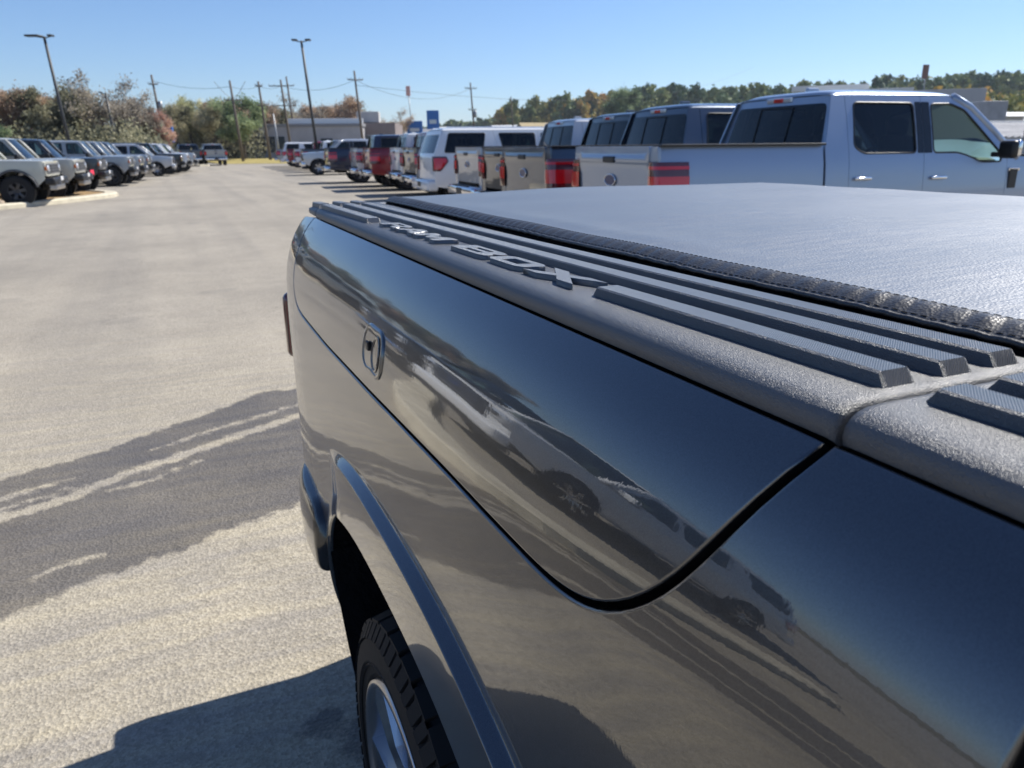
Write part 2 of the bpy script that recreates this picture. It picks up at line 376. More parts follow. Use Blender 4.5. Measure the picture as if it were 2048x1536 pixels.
# ------------------------------------------------------------------ the dark truck in the foreground
PAINT_T = paint('charcoal_metallic_paint', (.056, .058, .064), .85, .30, wave=.16); PAINT_T.node_tree.nodes['Principled BSDF'].inputs['Coat IOR'].default_value = 1.88
def rail_material(ribs):
    m = mat('ribbed_rail_plastic' if ribs else 'grained_rail_plastic', (.040, .045, .054) if not ribs else (.036, .040, .047), .42 if not ribs else .30, spec=.85 if not ribs else .9); m.node_tree.nodes['Principled BSDF'].inputs['IOR'].default_value = 1.64 if not ribs else 1.75
    nt = m.node_tree; b = nt.nodes['Principled BSDF']; tc = N(nt, 'ShaderNodeTexCoord')
    n = N(nt, 'ShaderNodeTexNoise', i_Scale=1900.0, i_Detail=2.0); L(nt, tc.outputs['Object'], n.inputs['Vector'])
    n2 = N(nt, 'ShaderNodeTexVoronoi', i_Scale=1350.0); L(nt, tc.outputs['Object'], n2.inputs['Vector'])
    bp = N(nt, 'ShaderNodeBump', i_Strength=.55 if not ribs else .25, i_Distance=.0008); L(nt, n.outputs['Fac'], bp.inputs['Height'])
    if ribs:
        mp = N(nt, 'ShaderNodeMapping'); mp.inputs['Rotation'].default_value = (0, 0, R(52)); L(nt, tc.outputs['Object'], mp.inputs[0])
        w = N(nt, 'ShaderNodeTexWave', i_Scale=230.0); w.bands_direction = 'X'; L(nt, mp.outputs[0], w.inputs['Vector'])
        b2 = N(nt, 'ShaderNodeBump', i_Strength=.7, i_Distance=.0007); L(nt, w.outputs['Fac'], b2.inputs['Height'])
    else:
        b2 = N(nt, 'ShaderNodeBump', i_Strength=.6, i_Distance=.0007); L(nt, n2.outputs['Distance'], b2.inputs['Height'])
    L(nt, bp.outputs[0], b2.inputs['Normal']); L(nt, b2.outputs[0], b.inputs['Normal'])
    return m
RAIL = rail_material(False); RIBM = rail_material(True)
def vinyl_material(band):
    m = mat('hem_vinyl' if band else 'tonneau_vinyl', (.03, .03, .032), .42, spec=.9 if not band else .5); m.node_tree.nodes['Principled BSDF'].inputs['IOR'].default_value = 1.85 if not band else 1.6
    if not band: q_ = m.node_tree.nodes['Principled BSDF']; q_.inputs['Coat Weight'].default_value = .45; q_.inputs['Coat Roughness'].default_value = .3; q_.inputs['Coat IOR'].default_value = 1.6
    nt = m.node_tree; b = nt.nodes['Principled BSDF']; tc = N(nt, 'ShaderNodeTexCoord')
    v = N(nt, 'ShaderNodeTexVoronoi', i_Scale=420.0); L(nt, tc.outputs['Object'], v.inputs['Vector'])
    n = N(nt, 'ShaderNodeTexNoise', i_Scale=160.0, i_Detail=4.0); L(nt, tc.outputs['Object'], n.inputs['Vector'])
    mp = N(nt, 'ShaderNodeMapping'); mp.inputs['Scale'].default_value = (3.2, 26, 1); L(nt, tc.outputs['Object'], mp.inputs[0])
    w = N(nt, 'ShaderNodeTexNoise', i_Scale=2.2, i_Detail=6.0, i_Roughness=.65); L(nt, mp.outputs[0], w.inputs['Vector'])
    b1 = N(nt, 'ShaderNodeBump', i_Strength=.55, i_Distance=.0006); L(nt, v.outputs['Distance'], b1.inputs['Height'])
    b2 = N(nt, 'ShaderNodeBump', i_Strength=.4, i_Distance=.0008); L(nt, n.outputs['Fac'], b2.inputs['Height']); L(nt, b1.outputs[0], b2.inputs['Normal'])
    b3 = N(nt, 'ShaderNodeBump', i_Strength=.28, i_Distance=.0024 if not band else .0008); L(nt, w.outputs['Fac'], b3.inputs['Height']); L(nt, b2.outputs[0], b3.inputs['Normal'])
    L(nt, b3.outputs[0], b.inputs['Normal'])
    dn_ = N(nt, 'ShaderNodeTexNoise', i_Scale=6.0, i_Detail=5.0); L(nt, mp.outputs[0], dn_.inputs['Vector'])
    mr = N(nt, 'ShaderNodeMapRange', i_1=.35, i_2=.7, i_3=.43 if not band else .38, i_4=.51 if not band else .5); L(nt, dn_.outputs['Fac'], mr.inputs[0]); L(nt, mr.outputs[0], b.inputs['Roughness'])
    mx = N(nt, 'ShaderNodeMix', data_type='RGBA'); mx.inputs[6].default_value = ((.034, .035, .037, 1) if not band else (.022, .022, .024, 1)); mx.inputs[7].default_value = ((.095, .093, .09, 1) if not band else (.05, .05, .05, 1))
    mr2 = N(nt, 'ShaderNodeMapRange', i_1=.5, i_2=.85, i_3=0., i_4=.6); L(nt, dn_.outputs['Fac'], mr2.inputs[0]); L(nt, mr2.outputs[0], mx.inputs[0]); L(nt, mx.outputs[2], b.inputs['Base Color'])
    return m
VINYL = vinyl_material(False); HEM = vinyl_material(True)

XC = 1.245                                    # centre line of the truck; it points towards -Y
prof = spline([.40, .50, .65, .85, 1.0, 1.10, 1.15, 1.20, 1.26, 1.30, 1.329, 1.345], [.268, .243, .231, .2285, .2278, .2278, .2292, .2335, .250, .271, .297, .317])
AY, AZ, AA, AB, AN = .94, .42, .61, .44, 2.6   # wheel opening: a squared ellipse
def rho(y, z): return (abs((y-AY)/AA)**AN + abs(max(z-AZ, 0)/AB)**AN)**(1/AN)
def curl(y): return .011*max(0, (y-1.6)/.3)**2 + .045*max(0, (y-1.862)/.068)**2.4
def side_x(y, z):
    x = prof(z)
    q = rho(y, z)
    fl = .0175*(1-sstep(1.230, 1.256, q))*(1-sstep(1.22, 1.42, y))
    fl += .006*(1-sstep(1.0, 1.10, q))*sstep(1.2, 1.4, y)
    x -= fl
    return x+curl(y)
truck = empty('pickup_truck', (XC, .9, 0))
tag(truck, 'charcoal metallic pickup with ribbed black bed rails and raised letters, nearest of all', 'truck')
TM = truck.matrix_world.copy(); TI = Matrix.Translation((-XC, -.9, 0))
def tl(p): return (p[0]-XC, p[1]-.9, p[2])
def side(y, z): return tl((side_x(y, z), y, z))
def side_m(y, z): p = side(y, z); return (-p[0], p[1], p[2])
top = 1.3265
seam_lo = [(1.50, 1.138), (1.33, 1.136), (1.02, 1.142), (.69, 1.152), (.57, 1.154), (.46, 1.157), (.42, 1.162), (.385, 1.172), (.355, 1.188), (.328, 1.21), (.307, 1.235), (.292, 1.262), (.280, 1.29), (.270, 1.31), (.262, top)]
seam_re = [(1.742, top), (1.732, 1.30), (1.722, 1.26), (1.715, 1.21), (1.708, 1.18), (1.692, 1.160), (1.66, 1.147), (1.60, 1.140)]
def offs(P, d):
    out = []
    for i, p in enumerate(P):
        a = Vector(P[max(i-1, 0)]); b = Vector(P[min(i+1, len(P)-1)]); t = (b-a).normalized(); out.append((p[0]+t.y*d, p[1]-t.x*d))
    return out
loop = seam_re + seam_lo                       # runs rear-top -> bottom -> front-top
def dens(P, st):
    o = []
    for a, b in zip(P[:-1], P[1:]):
        kk = max(1, int(math.hypot(b[0]-a[0], b[1]-a[1])/st)); o += [(a[0]+(b[0]-a[0])*i/kk, a[1]+(b[1]-a[1])*i/kk) for i in range(kk)]
    return o+[P[-1]]
def smooth(P, n=3):
    for _ in range(n): P = [P[0]] + [((a[0]+2*b[0]+c[0])/4, (a[1]+2*b[1]+c[1])/4) for a, b, c in zip(P[:-2], P[1:-1], P[2:])] + [P[-1]]
    return P
loop = smooth(dens(loop, .012), 6)
lid_out = [(min(max(p[0], 0), 9), min(p[1], top)) for p in offs(loop, .0048)]
fen_cut = [(p[0], min(p[1], top)) for p in offs(loop, -.0058)]
arch = []
for i in range(61):
    a = math.pi*i/60; c, s_ = math.cos(a), math.sin(a)
    arch.append((AY+AA*math.copysign(abs(c)**(2/AN), c), AZ+AB*abs(s_)**(2/AN)))
REAR = 1.93
archo = [(AY+1.30*(p[0]-AY), AZ+1.30*(p[1]-AZ)) for p in arch]
fen_out = [(.128, top)] + [(fen_cut[-1][0], top)] + fen_cut[::-1][1:-1] + [(fen_cut[0][0], top)] + [(REAR-.03, top-.01), (REAR, top-.06), (REAR, .50)] + [(archo[0][0], .47)] + [p for p in archo if p[1] > .475] + [(archo[-1][0], .45), (.128, .45)]
QS = [1.0, 1.004, 1.012, 1.03, 1.06, 1.09, 1.12, 1.15, 1.18, 1.205, 1.222] + [1.2285+.00145*i for i in range(21)] + [1.262] + [1.27, 1.28, 1.29, 1.302]
def crown(z): return float(np.interp(z, [.45, .6, .8, .9, 1.0, 1.1, 1.15, 1.2, 1.245], [0, 0, .07, .11, .125, .13, .10, .045, 0]))  # tilts shading normals only, to shift the ground reflections; the shape stays flatter
def arch_band(fmap, sg, parent):
    A = [(AA*math.copysign(abs(math.cos(a))**(2/AN), math.cos(a)), AB*abs(math.sin(a))**(2/AN)) for a in lin(.0, math.pi, 181)]
    V = []; F = []; NM = []
    for (a, b) in A:
        for q in QS:
            y, z = AY+a*q, AZ+b*q; V.append(fmap(y, z)); e = 1e-4
            n_ = (Vector(fmap(y+e, z))-Vector(fmap(y-e, z))).cross(Vector(fmap(y, z+e))-Vector(fmap(y, z-e))).normalized(); n_ = n_ if n_.x*sg > 0 else -n_; NM.append((n_+Vector((0, 0, crown(z)*sstep(1.05, 1.3, q)))).normalized())
    k = len(QS)
    for i in range(len(A)):                    # rolled lip
        p = Vector(V[i*k]); V.append((p.x-sg*.012, p.y, p.z)); NM.append(Vector((0, -A[i][0], -A[i][1])).normalized())
    L0 = len(A)*k
    for i in range(len(A)-1):
        for j in range(k-1): F.append((i*k+j, i*k+j+1, (i+1)*k+j+1, (i+1)*k+j) if sg > 0 else (i*k+j, (i+1)*k+j, (i+1)*k+j+1, i*k+j+1))
        F.append((i*k, (i+1)*k, L0+i+1, L0+i) if sg > 0 else (i*k, L0+i, L0+i+1, (i+1)*k))
    me = bpy.data.meshes.new('wheel_arch'); me.from_pydata([tuple(v) for v in V], [], F); me.update(); me.polygons.foreach_set('use_smooth', [True]*len(F)); me.normals_split_custom_set_from_vertices([tuple(n) for n in NM])
    return link('wheel_arch', me, PAINT_T, parent)
for nm, fmap, sg in (('bed_side', side, -1), ('bed_side', side_m, 1)):
    panel(nm, fen_out, fmap, PAINT_T, truck, step=.022, hem=.014, out=(sg, 0, 0), bev=.0032, crown=crown); arch_band(fmap, sg, truck)
    lid = panel('storage_box_door', lid_out, fmap, PAINT_T, truck, step=.02, hem=.014, out=(sg, 0, 0), bev=.0022, crown=crown)
    grid_surf('inner_panel', lin(.15, 1.76, 30), lin(1.08, 1.322, 12), lambda y, z, sg=sg: tl((side_x(y, z)+.022, y, z)) if sg < 0 else (-tl((side_x(y, z)+.022, y, z))[0], y-.9, z), GAP, truck)
    # wheel housing
    V = []; F = []
    for (y, z) in [(arch[0][0], .47)]+arch+[(arch[-1][0], .45)]:
        for dx in (.006, .12, .30, .56):
            sx = side_x(y, max(z, .45)); p = tl((sx+dx, AY+(y-AY)*(1 if dx < .05 else 1.03), z+(0 if dx < .05 else .012))); V.append((p[0]*(1 if sg < 0 else -1), p[1], p[2]))
    for i in range(62):
        for j in range(3): F.append((i*4+j, i*4+j+1, (i+1)*4+j+1, (i+1)*4+j))
    mesh('wheel_housing', V, F, mat('housing_felt', (.006, .006, .007), .95, spec=.15, bump=(30, .6, .02)) if sg < 0 else bpy.data.materials['housing_felt'], truck, True)
# rear mud guard flap behind the wheel, tail lamp edge and bumper on the near side
V = []; F = []
for i, t in enumerate(lin(0, 1, 8)):
    y = 1.52-.17*t**1.6; z = .62-.30*t
    for x in (.232, .30, .42): V.append(tl((x+.01*t, y, z)))
for i in range(7):
    for j in range(2): F.append((i*3+j, i*3+j+1, (i+1)*3+j+1, (i+1)*3+j))
mesh('splash_guard', V, F, bpy.data.materials['housing_felt'], truck, True)
for sg in (-1, 1):
    lx = -.981 if sg < 0 else .981
    rbox('tail_lamp', (lx, REAR-.9+.012, 1.045), (.06, .045, .17), DKRED, truck, .02, 4, smooth=True)
# tailgate
def tg(y, z): return (y, REAR+.045-.9-.02*((z-1.0)/.3)**2*0+.012*math.cos((z-1.0)*5), z)
tgate = panel('tailgate', fillet([(-.88, .62), (-.88, 1.335), (.88, 1.335), (.88, .62)], .03), tg, PAINT_T, truck, step=.1, out=(0, 1, 0))
rbox('tailgate_handle', (0, REAR-.9+.075, 1.17), (.24, .03, .07), BLACK, tgate, .01)
rbox('tailgate_core', (0, REAR-.9+.01, .98), (1.86, .06, .66), BLACK, truck, .02)
# rear bumper: swept bar with rounded ends
V = []; F = []; npf = 14
path = [(-1.005, -.30), (-1.014, -.16), (-1.006, -.03), (-.975, .055), (-.90, .115), (-.7, .14), (0, .15), (.7, .14), (.90, .115), (.975, .055), (1.006, -.03), (1.014, -.16), (1.005, -.30)]
pa = []
for a, b in zip(path[:-1], path[1:]):
    for i in range(3): pa.append((a[0]+(b[0]-a[0])*i/3, a[1]+(b[1]-a[1])*i/3))
pa.append(path[-1]); pa = smooth(pa, 3)
for i, (x, y) in enumerate(pa):
    a = pa[max(i-1, 0)]; b = pa[min(i+1, len(pa)-1)]; d = Vector((b[0]-a[0], b[1]-a[1])).normalized(); nn_ = Vector((-d.y, d.x))*-1
    e = min(i, len(pa)-1-i); sc = .72 if e == 0 else 1
    for j in range(npf):
        t = 2*math.pi*j/npf; ct, st_ = math.cos(t), math.sin(t)
        zz = .612+.088*sc*math.copysign(abs(st_)**.55, st_); off = .030*math.copysign(abs(ct)**.6, ct)
        V.append((x-nn_.x*off*-1, y+REAR-.9-.075-nn_.y*off*-1, zz))
for i in range(len(pa)-1):
    for j in range(npf): F.append((i*npf+j, (i+1)*npf+j, (i+1)*npf+(j+1) % npf, i*npf+(j+1) % npf))
F.append(tuple(range(npf))); F.append(tuple(range((len(pa)-1)*npf, len(pa)*npf))[::-1])
bumper = mesh('rear_bumper', V, F, mat('gloss_black_bumper', (.012, .013, .016), .22, coat=.8), truck, True)

# ---- bed rails: moulded caps in three pieces per side, ribs, raised letters
ZT = 1.348
def rail_pts(z0=1.3285):
    P = [(.2985, z0), (.2975, 1.334), (.2985, 1.339), (.3012, 1.3425), (.3055, 1.3456), (.312, 1.3474), (.321, 1.348)] + [(x, ZT) for x in lin(.33, .470, 8)] + [(.474, 1.346), (.476, 1.338), (.476, 1.32)]
    return P
def rail(y0, y1, sg, n):
    P = rail_pts(); V = []; F = []; k = len(P)
    ys = [y0, y0+.0012] + lin(y0+.006, y1-.006, n) + [y1-.0012, y1]
    for i, y in enumerate(ys):
        e = 0 if 2 <= i < len(ys)-2 else (.0009 if i in (1, len(ys)-2) else .004)
        back = curl(y)
        for j, (x, z) in enumerate(P):
            p = tl((x+back+(e if j < 8 else 0), y, z-e-(.004*sstep(1.72, 1.9, y) if z > 1.34 else 0))); V.append((p[0]*(1 if sg < 0 else -1), p[1], p[2]))
    for i in range(len(ys)-1):
        for j in range(k-1): F.append((i*k+j, i*k+j+1, (i+1)*k+j+1, (i+1)*k+j))
    F.append(tuple(range(k))[::-1]); F.append(tuple(range((len(ys)-1)*k, len(ys)*k)))
    return mesh('bed_rail', V, F, RAIL, truck, True)
RB = 1.3560
ribx = [(.3415, .3442, .3650, .3675), (.3892, .3919, .4120, .4145), (.4322, .4349, .4540, .4565)]
def rib(parent, sg, k, y0, y1, skew=-.022):
    b0, t0, t1, b1 = ribx[k]; V = []; ys = [y0, y0+.007, y1-.007, y1]
    secs = [(y0, 0), (y0+.006, 1)] + [(y, 1) for y in lin(y0+.02, y1-.02, 6)] + [(y1-.006, 1), (y1, 0)]
    F = []
    for (y, h) in secs:
        sk = skew*(y-.27) + curl(y)
        zb = ZT-.0010 - .004*sstep(1.72, 1.9, y)
        for x, z in ((b0, zb), (t0-.0012, zb+(RB-ZT)*h), (t0+.0006, zb+(RB-ZT+.0012)*h), (t1-.0006, zb+(RB-ZT+.0012)*h), (t1+.0012, zb+(RB-ZT)*h), (b1, zb)):
            p = tl((x+sk, y, z)); V.append((p[0]*(1 if sg < 0 else -1), p[1], p[2]))
    for i in range(len(secs)-1):
        for j in range(5): F.append((i*6+j, i*6+j+1, (i+1)*6+j+1, (i+1)*6+j))
    o = mesh('rib', V, F, RIBM, parent)
    o.data.materials.append(RAIL)
    for p in o.data.polygons:
        if p.index % 5 != 2: p.material_index = 1
    return o
LET = {'R': ([(0, 0), (0, 1), (.8, 1), (1, .85), (1, .55), (.85, .42), (1, 0), (.72, 0), (.58, .38), (.28, .38), (.28, 0)], [[(.28, .58), (.28, .8), (.7, .8), (.72, .76), (.72, .62), (.68, .58)]]),
       'A': ([(0, 0), (.34, 1), (.66, 1), (1, 0), (.72, 0), (.65, .2), (.35, .2), (.28, 0)], [[(.42, .42), (.58, .42), (.5, .72)]]),
       'M': ([(0, 0), (0, 1), (.26, 1), (.5, .5), (.74, 1), (1, 1), (1, 0), (.76, 0), (.76, .58), (.58, .15), (.42, .15), (.24, .58), (.24, 0)], []),
       'B': ([(0, 0), (0, 1), (.85, 1), (1, .88), (1, .62), (.9, .5), (1, .38), (1, .12), (.85, 0)], [[(.26, .6), (.26, .8), (.7, .8), (.73, .7), (.7, .6)], [(.26, .2), (.26, .4), (.7, .4), (.73, .3), (.7, .2)]]),
       'O': ([(.15, 0), (0, .15), (0, .85), (.15, 1), (.85, 1), (1, .85), (1, .15), (.85, 0)], [[(.26, .25), (.26, .75), (.74, .75), (.74, .25)]]),
       'X': ([(0, 0), (.36, .5), (0, 1), (.30, 1), (.5, .70), (.70, 1), (1, 1), (.64, .5), (1, 0), (.70, 0), (.5, .30), (.30, 0)], [])}
def letter(parent, ch, y0, y1, sg):
    o, hs = LET[ch]
    def f(u, v):
        yy = y0+(y1-y0)*u-.010*v+.005; xx = .3365+.0315*v-.022*(yy-.27)*.6
        p = tl((xx, yy, ZT+.0055)); return (p[0]*(1 if sg < 0 else -1), p[1], p[2])
    return panel('letter', o, f, RIBM, parent, holes=hs, step=.3, hem=.0072, out=(0, 0, 1))
for sg in (-1, 1):
    rf = rail(-.0 + .128, .2575, sg, 4); rm = rail(.2615, 1.7435, sg, 40); rr_ = rail(1.7475, 1.915, sg, 8)
    for kx in range(3):
        rib(rf, sg, kx, .128, .2475 - .012*kx*0)
        rib(rr_, sg, kx, 1.752, 1.885)
        if kx: rib(rm, sg, kx, .2705+.0, 1.735)
    for q_ in (rf, rm, rr_): q_.location.z = -.055 if sg > 0 else 0
    rib(rm, sg, 0, .2705, .575); rib(rm, sg, 0, 1.335, 1.735)
    if sg < 0:
        for ch, a, b in (('R', 1.265, 1.175), ('A', 1.17, 1.085), ('M', 1.08, .985), ('B', .92, .815), ('O', .805, .715), ('X', .705, .60)): letter(rm, ch, a, b, sg)
# ---- lid handle: bezel, dished plate, finger pull and lock
hy, hz, hw, hh2 = 1.0, 1.205, .054, .034
def rrect(w, h, r, n=6): return fillet([(-w, -h), (w, -h), (w, h), (-w, h)], r, n)
hnd = None
ring = resample(rrect(hw, hh2, .034, 10), .006); V = []; F = []; k = 7
for i, (a, b) in enumerate(ring):
    p0 = Vector(side(hy+a, hz+b)); nrm_ = Vector((-1, 0, .12)).normalized(); cdir = (Vector(side(hy, hz))-p0).normalized()
    for j in range(k):
        t = math.pi*j/(k-1); V.append(p0+cdir*(.0055*(1-math.cos(t))) + nrm_*(.0035*math.sin(t)-.0005))
for i in range(len(ring)):
    for j in range(k-1): F.append((i*k+j, i*k+j+1, ((i+1) % len(ring))*k+j+1, ((i+1) % len(ring))*k+j))
hnd = mesh('door_handle', V, F, PAINT_T, truck, True)
def dish(u, v):
    p = Vector(side(hy+u, hz+v)); return p+Vector((-1, 0, 0))*.0012
dp = panel('dished_plate', rrect(hw-.006, hh2-.006, .029, 9), dish, PAINT_T, hnd, step=.008, hem=.001, out=(-1, 0, 0))
def pull(name, cu, cv, w, h, deep, m):
    ov = [(cu+w*math.cos(a), cv+h*math.sin(a)) for a in lin(0, 2*math.pi, 25)[:-1]]
    V = []; F = []
    for j, (s_, d) in enumerate(((1.12, -.0020), (1.0, -.0034), (.93, -.0018), (.86, -.0014), (.5, -.0016), (.02, -.0017))):
        for (a, b) in ov: V.append(Vector(side(hy+cu+(a-cu)*s_, hz+cv+(b-cv)*s_))+Vector((d if j < 2 else d+deep*0, 0, 0)))
    for j in range(5):
        for i in range(24): F.append((j*24+i, j*24+(i+1) % 24, (j+1)*24+(i+1) % 24, (j+1)*24+i))
    return mesh(name, V, F, m, hnd, True)
pull('finger_pull', -.020, 0, .0175, .0225, .01, mat('pull_pocket', (.01, .014, .03), .12, coat=1))
sq = rbox('lock_button', tuple(Vector(side(hy+.019, hz+.004))+Vector((-.003, 0, 0))), (.004, .014, .013), BLACK, hnd, .0015)

# ---- soft cover
def ton_z(x, y):
    u = (x-.51)/(1.63-.51); w = .006*math.sin(math.pi*min(max(u, 0), 1)) + .002*u
    w += .0012*math.sin(y*21+x*3)*math.sin(x*5+1) + .0014*math.sin(x*9+.6*math.sin(y*3))
    return 1.3645+w
ys_ = lin(.10, 1.815, 150)
xs_ = [.5045, .508, .514, .522, .532, .545, .56, .58, .61] + lin(.66, 1.60, 26) + [1.62, 1.632, 1.636]
def tonf(x, y):
    z = ton_z(x, y) + .0022*math.exp(-((x-.545)/.028)**2)*(.5+.5*math.sin(y*7+1.5*math.sin(y*2.3)))
    e = max(0, (y-1.78)/.035); z -= .012*e*e
    f = max(0, (x-1.60)/.036); z -= .010*f*f
    return tl((x, y, z))
cover = empty('bed_cover', (XC, .9, 0)); tag(cover, 'soft black vinyl cover with stitched, puckered hem over the charcoal truck bed', 'bed cover')
grid_surf('cover_sheet', xs_, ys_, tonf, VINYL, cover)
yh_ = lin(.10, 1.815, 700); rnd_ = [random.random() for _ in range(400)]
def pucker(y):
    i = int(y*42); a = rnd_[i % 400]; t = y*42-i
    return math.sin(math.pi*t)*(.45+.55*a)
def hemf(t, y):
    pk = pucker(y+.006*t+.004*math.sin(y*17)); fade = .6+.4*math.sin(y*5+1)
    x = .505-.0235*t; z = ton_z(.505, y)-.0088*t**1.35+.0014*math.sin(math.pi*t)*pk*(1.1+fade) + .0003
    if t > .82: x -= .0009*pk; z += .0007*(pk-.5)
    return tl((x, y, z))
grid_surf('hem', [0, .08, .2, .35, .5, .65, .8, .9, 1.0], yh_, hemf, HEM, cover)
V, F = [], []
for i, y in enumerate(yh_):
    c = Vector(hemf(1.0, y)); 
    for j in range(6):
        a = 2*math.pi*j/6; V.append((c.x+.0026*math.cos(a)-.001, c.y, c.z+.0024*math.sin(a)-.001+.0008*(pucker(y)-.5)))
for i in range(len(yh_)-1):
    for j in range(6): F.append((i*6+j, i*6+(j+1) % 6, (i+1)*6+(j+1) % 6, (i+1)*6+j))
mesh('hem_bead', V, F, HEM, cover, True)
THREAD = mat('black_thread', (.008, .008, .009), .9)
for tt in (.04, .86):
    parts = []
    y = .11
    while y < 1.80:
        a = Vector(hemf(tt, y)); b = Vector(hemf(tt, y+.0052)); a.z += .0002; b.z += .0002; mid_ = (a+b)/2; mid_.z += .0002
        parts.append(tube_geo([a, mid_, b], [.0002, .0003, .0002], 5)); y += .0080
    V, F = merge(parts); mesh('stitching', V, F, THREAD, cover, True)
mesh('rear_fold', [tl((x, 1.815+.004*j, ton_z(x, 1.8)-.012-.03*j)) for x in lin(.485, 1.636, 20) for j in (0, 1)], [(i*2, i*2+2, i*2+3, i*2+1) for i in range(19)], HEM, cover, True)
rbox('bed_seal', (.478+.5785-XC, .96-.9, 1.335), (1.157, 1.70, .03), GAP, truck, .004)
rbox('bed_shell', (0, .15, 1.13), (1.80, 1.72, .36), GAP, truck, .02)
rbox('bumper_shade_pad', (0, REAR-.9+.01, .635), (1.88, .20, .10), BLACK, truck, .02)  # solid pad added to stop sun leaking between bumper and tailgate
rbox('rear_shadow_block', (0, REAR-.9-.13, .80), (1.80, .22, .50), GAP, truck, .02)  # added block, no real part: closes a sunlit gap in the truck's shadow
rbox('spare_wheel_well', (0, .62, .60), (1.0, .7, .34), GAP, truck, .05)
rbox('frame_box', (0, -.3, .62), (.95, 2.9, .5), GAP, truck, .02)

def mat_once(n, *a, **k): return bpy.data.materials.get(n) or mat(n, *a, **k)
# ------------------------------------------------------------------ wheels
def wheel_meshes(r, w, rim_r, spokes, style, seg=40, lugs=0):
    """tyre, rim meshes in local axes: axle along y, outer face at y = 0, body towards +y"""
    pr = [(rim_r, .015), (rim_r+.012, .004), (rim_r+.03, .0), (r*.80, -.004), (r*.90, .0), (r-.030, .010), (r-.010, .022), (r-.003, .04), (r, .07), (r, w-.07), (r-.003, w-.04), (r-.02, w-.015), (r*.88, w), (rim_r, w-.01)]
    t = lathe_geo(pr, seg)
    parts = [t]
    if lugs:
        for i in range(lugs):
            for (y0, y1, sk) in ((.012, .075, .0), (.085, .128, .5), (.138, w-.085, 0), (w-.075, w-.012, .5)):
                V = []; a0 = 2*math.pi*(i+sk)/lugs; da = 2*math.pi/lugs*.40
                for aa, ee in ((a0-da, 0), (a0+da, 0)):
                    for yy in (y0, y1):
                        low = .014 if (yy < .02 or yy > w-.02) else 0
                        for rr in (r-.02-low, r+.0105-low): V.append((rr*math.cos(aa), yy, rr*math.sin(aa)))
                parts.append((V, [(0, 1, 3, 2), (4, 6, 7, 5), (0, 4, 5, 1), (2, 3, 7, 6), (1, 5, 7, 3)]))
                if y0 < .05 or y1 > w-.05:      # sipes as shallow steps
                    pass
        for i in range(lugs*2):               # shoulder blocks running down the side wall
            a0 = 2*math.pi*i/(lugs*2); da = 2*math.pi/(lugs*2)*(.33 if i % 2 else .42); V = []
            for aa in (a0-da, a0+da):
                for (rr, yy) in ((r-.008, .012), (r-.034, -.003), (r-.034, .02), (r-.008, .03)): V.append((rr*math.cos(aa), yy, rr*math.sin(aa)))
            parts.append((V, [(0, 1, 5, 4), (0, 3, 2, 1), (4, 5, 6, 7), (1, 2, 6, 5)]))
        for rr_ in (rim_r+.035, r*.78):
            parts.append(lathe_geo([(rr_-.003, -.001), (rr_, -.0045), (rr_+.003, -.001)], seg))
    ty = merge(parts)
    rp = [lathe_geo([(rim_r+.004, .012), (rim_r+.002, .0), (rim_r-.008, -.002), (rim_r-.014, .008), (rim_r-.022, .05), (rim_r-.03, .13), (rim_r*.5, .15), (.03, .15)], seg)]
    fp = []
    for i in range(spokes):
        a = 2*math.pi*i/spokes+.2; V = []
        ca, sa = math.cos(a), math.sin(a)
        for (rr, hw, y) in ((.045, .040, .030), (rim_r*.55, .034 if style == 0 else .022, .012), (rim_r-.010, .052 if style == 0 else .03, .006)):
            for s_ in (-1, 1):
                for dy in (0, .035):
                    V.append((rr*ca-s_*hw*(1 if dy == 0 else 1.15)*sa, y+dy, rr*sa+s_*hw*(1 if dy == 0 else 1.15)*ca))
        F = []
        for q in range(2):
            o = q*4; F += [(o, o+2, o+6, o+4), (o, o+4, o+5, o+1), (o+2, o+3, o+7, o+6)]
        fp.append((V, F))
    fp.append(lathe_geo([(.001, .012), (.034, .012), (.04, .018), (.052, .03), (.055, .06)], 24))
    for i in range(6):
        a = 2*math.pi*i/6; fp.append(lathe_geo([(.001, .020), (.010, .021), (.011, .05)], 8, c=(.072*math.cos(a), 0, .072*math.sin(a))))
    return ty, merge(rp), merge(fp)
WM = {}
